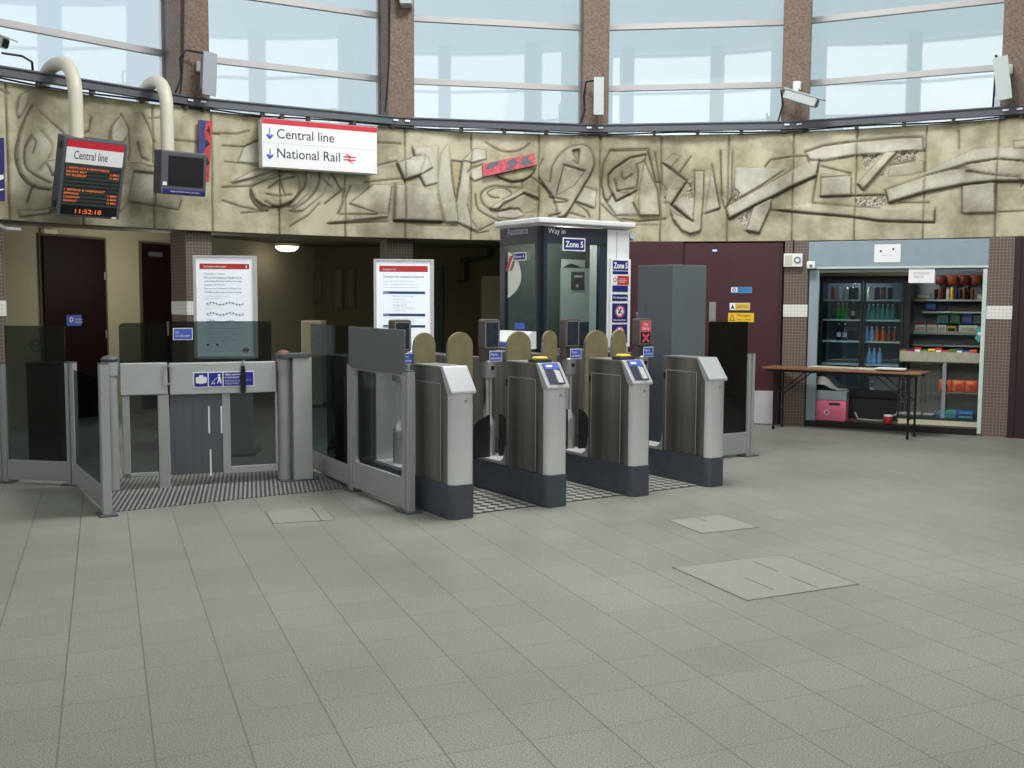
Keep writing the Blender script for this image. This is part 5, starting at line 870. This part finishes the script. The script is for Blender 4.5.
# boxes on the kiosk floor
BD = .12
def bu(px, py): return KP.uz(px, py, BD)
(a0, z0), (a1, z1) = bu(814, 420), bu(846, 401); t = thing('pink_box', 'pink carton with grey lid on the kiosk floor', 'box', KP.loc(a0, BD, .07), KP.rot); w_ = a1-a0; hb = z1-.07; box('carton', 'pink', t, 0, w_, 0, .24, 0, hb, .004); zz2 = bu(830, 391)[1]-.07
box('lid', 'boxgrey', t, -.006, w_+.006, -.006, .246, hb, zz2, .004); box('printed_strip', 'ink', t, w_*.46, w_*.82, -.003, 0, hb-.06, hb-.03); MB().disc(w_*.4, hb*.4, .035, -.003, r2=.025).build('printed_ring', 'white', t)
t = thing('plastic_bag', 'crumpled grey plastic bag lying on the pink carton', 'bag', KP.loc(a0, BD, .07+zz2), KP.rot); rs = random.Random(3); vs = []; nx, ny = 12, 7
for j in range(ny):
    for i in range(nx): x, y = i/(nx-1), j/(ny-1); vs.append((x*(w_-.03)+.01, y*.22+.01, .004+(.16*(1-x)**.8+.03)*(math.sin(PI*min(max(y, .05), .95))**.5)*math.sin(PI*min(x+.28, 1))+rs.uniform(0, .015)))
MB().add(vs+[(v[0], v[1], .0) for v in vs], [(j*nx+i, j*nx+i+1, (j+1)*nx+i+1, (j+1)*nx+i) for j in range(ny-1) for i in range(nx-1)]).build('bag_body', 'bag', t, smooth=True)
u = bu(862, 410)[0]; t = thing('waste_items', 'coil of grey hose and cable on the dark kiosk floor', 'hose', KP.loc(u, .16, .07), KP.rot); MB().tube([(-.1, .12, .1), (-.06, .1, .02), (.1, .08, .015), (.25, .06, .02), (.33, .08, .08), (.42, .1, .11)], .012, 8).build('hose', 'boxgrey', t, smooth=True)
u = bu(888, 412)[0]; t = thing('red_tin', 'small dark red tin with a white lid on the kiosk floor', 'tin', KP.loc(u, .14, .07), KP.rot); MB().lathe([(.045, 0), (.05, .01), (.05, .075), (.045, .085)]).build('body', 'crispred', t, smooth=True); MB().lathe([(.05, .085), (.05, .1), (.03, .104)]).build('lid', 'white', t)
# ================================================================ REAR CONCOURSE
def on_left(name, label, xa, ya, xb, yb, m, cat='door', th=.03, floor=True, kind=None):
    (u0, z0), (u1, z1) = wl.uz(xa, yb), wl.uz(xb, ya); z0 = 0 if floor else z0
    t = thing(name, label, cat, wl.loc(u0, -.002, z0), wl.rot); return t, u1-u0, z1-z0
t, w_, h_ = on_left('door_2', 'tall dark door in the cream wall at the left', 40, 238, 103, 242, 'doordark', kind='s'); tag(t, kind='structure')
MB().box(-.04, w_+.03, -.02, 0, 0, h_).build('door_frame', 'creamdark', t); MB().box(0, w_-.02, -.045, -.02, .01, h_-.03).build('door_leaf', 'doordark', t, .004)
for z in (1.0, 1.75, .45): box('hinge', 'steel', t, w_-.05, w_-.03, -.055, -.045, z, z+.1)
(u0, z0), (u1, z1) = wl.uz(65, 326, -.05), wl.uz(79.5, 315, -.05); x_ = wl.uz(40, 300)[0]; s = box('blue_notice', 'labelblue', t, u0-x_, u1-x_, -.052, -.045, z0, z1); MB().disc(u0-x_+.07, (z0+z1)/2+.01, .03, -.055, r2=.018).build('roundel', 'white', s); text('Fire door\nkeep shut', 'white', s, u0-x_+.13, z0+.03, .06, .12, y=-.054)
box('overhead_closer', 'cream2', t, .02, .22, -.05, -.0, h_+.0, h_+.05)
t, w_, h_ = on_left('door_3', 'second dark door in the cream wall beside the mosaic pillar', 140, 243.5, 172, 245, 'doordark'); tag(t, kind='structure'); MB().box(-.03, w_+.03, -.02, 0, 0, h_).build('door_frame', 'creamdark', t); MB().box(0, w_, -.045, -.02, .01, h_-.03).build('door_leaf', 'doordark', t, .004); box('pull_plate', 'steel', t, w_-.2, w_-.16, -.055, -.045, 1.0, 1.2); box('door_closer', 'dkalu', t, .1, .35, -.07, -.045, h_-.2, h_-.14)
P = atY(287, 250.5, 16.3); t = thing('ceiling_lamp', 'round glowing ceiling lamp in the dark concourse behind the gates', 'lamp', (P[0], P[1], 2.39)); MB().lathe([(.02, -.125), (.12, -.11), (.17, -.07), (.18, -.04)], n=28).build('glass_bowl', 'lampglow', t, smooth=True); MB().lathe([(.19, -.045), (.19, 0)], n=28).build('lamp_base', 'cream2', t)
def on_rear(name, label, cat, xa, ya, xb, yb, m='frame', sheet='postersheet', n=0):
    A = atY(xa, yb, YB-.03); B = atY(xb, ya, YB-.03); t = thing(name, label, cat, (A[0], YB-.03, max(A[2], 0.0))); w_, h_ = B[0]-A[0], B[2]-max(A[2], 0.)
    box('frame', m, t, 0, w_, 0, .03, 0, h_); box('sheet', sheet, t, .04, w_-.04, -.006, 0, .04, h_-.04)
    for k in range(n): box('printed_block', 'frame', t, w_*.2, w_*.8, -.009, -.006, h_*(.75-.25*k), h_*(.85-.25*k))
    return t
on_rear('notice_case', 'tall dim framed notice case on the rear concourse wall, left of the lamp', 'notice case', 260, 268, 279, 326, n=2)
on_rear('wall_poster', 'dark poster with pale blocks on the rear wall behind the lamp', 'poster', 288, 270, 301, 304, n=2); on_rear('wall_poster', 'faint poster right of the dark poster on the rear wall', 'poster', 309, 270, 322, 304, sheet='creamdark', n=1)
on_rear('wall_poster', 'narrow framed poster near the first dark opening, left one of a pair', 'poster', 333, 268, 343, 310); on_rear('wall_poster', 'narrow framed poster near the first dark opening, right one of a pair', 'poster', 346, 268, 355, 310)
t = on_rear('door_4', 'dark green door edge behind the right poster board', 'door', 430, 267, 443, 402, 'darkgreen', 'darkgreen'); tag(t, kind='structure')
t = on_rear('partition_board', 'pale cream wall panel in the concourse left of the booth', 'board', 481, 276, 503, 400, 'cream', 'cream')
t = thing('wall_pipe', 'dark cranked pipe high on the rear concourse wall left of the booth', 'pipe', (atY(460, 259, YB-.1))); mb = MB(); q = atY(460, 259, YB-.1); rel = lambda x, y: tuple(atY(x, y, YB-.1)-q)
MB().tube([rel(460, 261), rel(480, 258), rel(487, 257), rel(488, 248)], .03, 8).tube([rel(464, 261), rel(464, 280), rel(458, 281)], .03, 8).build('pipe_run', 'frame', t)
A = atY(302, 408, 14.4); t = thing('pale_cabinet', 'waist high pale grey cabinet seen through the barrier glass in the concourse', 'cabinet', (G(302, 408)[0], G(302, 408)[1], 0)); box('carcass', 'cream2', t, 0, .28, 0, .4, .05, 1.22, .005); box('door', 'cream', t, .01, .27, -.012, 0, .08, 1.2); box('plinth', 'frame', t, .01, .27, .01, .39, 0, .05)
q = G(29, 470); t = thing('bin_cabinet', 'low black cabinet behind the left glass barrier', 'cabinet', (q[0], q[1], 0), -.1); box('carcass', 'darkbox', t, 0, .3, 0, .3, .03, .925, .008); box('lid', 'black', t, -.008, .308, -.008, .308, .925, .945, .004); box('base', 'black', t, .02, .28, .02, .28, 0, .03)
# access covers in the floor
def cover(label, pts, ins):
    P = [G(*p) for p in pts]; c = sum(P)/4; o = thing('access_cover', label, 'floor cover', (c[0], c[1], 0)); q = [(p[0]-c[0], p[1]-c[1]) for p in P]
    MB().prism([(x*1.012, y*1.012) for x, y in q], 0, .0015).build('metal_rim', 'rimdark', o); MB().prism([(x*.985, y*.985) for x, y in q], 0, .0022).build('cover_plate', 'cover', o)
    lp = lambda a, b: ((1-a)*((1-b)*q[0][0]+b*q[3][0])+a*((1-b)*q[1][0]+b*q[2][0]), (1-a)*((1-b)*q[0][1]+b*q[3][1])+a*((1-b)*q[1][1]+b*q[2][1]))
    for (a0, b0, a1, b1) in ins: p, r = lp(a0, b0), lp(a1, b1); MB().bar((p[0], p[1], .0022), (r[0], r[1], .0022), .008, .0015).build('lifting_slot', 'rimdark', o)
mat('rimdark', (84, 86, 82), .6, .2)
cover('large square metal access cover in the tiled floor right of centre', [(672.8, 567.6), (782.2, 554.7), (858.4, 584.4), (747, 600.8)], [(.33, .5, .33, .85), (.66, .1, .66, .45), (.66, .6, .66, .95)])
cover('smaller access cover in the floor in front of the rightmost ticket gate', [(668.9, 520.7), (721.7, 514.9), (758.8, 527.4), (702, 533.6)], [(.5, 0, .5, .3)])
cover('small rectangular floor cover in front of the wide gate', [(265.6, 511), (324, 507), (335, 520), (273, 523.9)], [(.78, 0, .78, 1)])
# ================================================================ LIGHT
sc = bpy.context.scene
wd = bpy.data.worlds.new('sky'); sc.world = wd; wd.use_nodes = True; nt = wd.node_tree; N = nt.nodes.new; L = nt.links.new
bg = nt.nodes['Background']; tc = N('ShaderNodeTexCoord'); sep = N('ShaderNodeSeparateXYZ'); L(tc.outputs['Generated'], sep.inputs[0])
mr = N('ShaderNodeMapRange'); mr.inputs['From Min'].default_value = -.6; mr.inputs['From Max'].default_value = .5; L(sep.outputs[1], mr.inputs['Value'])
cr_ = N('ShaderNodeValToRGB'); e = cr_.color_ramp.elements; e[0].color = (3.25, 3.45, 3.5, 1); e[1].color = (.66, .86, .98, 1); L(mr.outputs[0], cr_.inputs[0])
mr2 = N('ShaderNodeMapRange'); mr2.inputs['From Min'].default_value = -.45; mr2.inputs['From Max'].default_value = .5; L(sep.outputs[0], mr2.inputs['Value'])
c2_ = N('ShaderNodeValToRGB'); c2_.color_ramp.elements[0].color = (1.12, 1.06, 1.04, 1); c2_.color_ramp.elements[1].color = (.80, .80, .74, 1); L(mr2.outputs[0], c2_.inputs[0]); mu_ = N('ShaderNodeMixRGB'); mu_.blend_type = 'MULTIPLY'; mu_.inputs[0].default_value = 1; L(cr_.outputs[0], mu_.inputs[1]); L(c2_.outputs[0], mu_.inputs[2])
L(mu_.outputs[0], bg.inputs['Color']); bg.inputs['Strength'].default_value = 1.0
def area(name, loc, tgt, sx, sy, power, colr=(1, 1, 1)):
    ld = bpy.data.lights.new(name, 'AREA'); ld.shape = 'RECTANGLE'; ld.size = sx; ld.size_y = sy; ld.energy = power; ld.color = colr
    o = bpy.data.objects.new(name, ld); col.objects.link(o); o.location = loc; o.rotation_euler = (Vector(tgt)-Vector(loc)).to_track_quat('-Z', 'Y').to_euler(); return o
area('overhead_fill', (1.1, 7.9, 7.8), (1.1, 7.6, 0), 2.6, 2.6, 690, (1, 1, .98))  # unseen overhead lamp added to brighten the middle of the floor
area('window_fill', (1.0, -2.2, 5.8), (1.0, 12, 1.0), 9, 3.6, 60, (.96, .98, 1))  # unseen lamp added to strengthen daylight from the windows behind the camera
def point(name, loc, power, r=.15, colr=(1, .93, .82)):
    ld = bpy.data.lights.new(name, 'POINT'); ld.energy = power; ld.shadow_soft_size = r; ld.color = colr; o = bpy.data.objects.new(name, ld); col.objects.link(o); o.location = loc
point('concourse_fill', (-4.2, 12.9, 1.9), 36, .4); point('concourse_fill', (-2.0, 15.3, 2.15), 5); point('kiosk_light', KP.loc(.95, .7, 2.1), 16, .1, (1, .97, .92)); point('fridge_light', KP.loc(.5, .6, 1.72), 5, .05, (.85, .95, 1)); point('booth_light', BP.loc(.45, .2, 2.15), 7, .05)  # first concourse light is unseen, added to brighten the cream wall
sc.view_settings.view_transform = 'Standard'; sc.view_settings.look = 'None'; sc.view_settings.exposure = 0; sc.view_settings.gamma = 1
sc.cycles.use_denoising = True; sc.cycles.max_bounces = 8; sc.cycles.diffuse_bounces = 4; sc.cycles.transparent_max_bounces = 16; sc.cycles.glossy_bounces = 4
sc.cycles.sample_clamp_indirect = 6; sc.cycles.use_light_tree = True
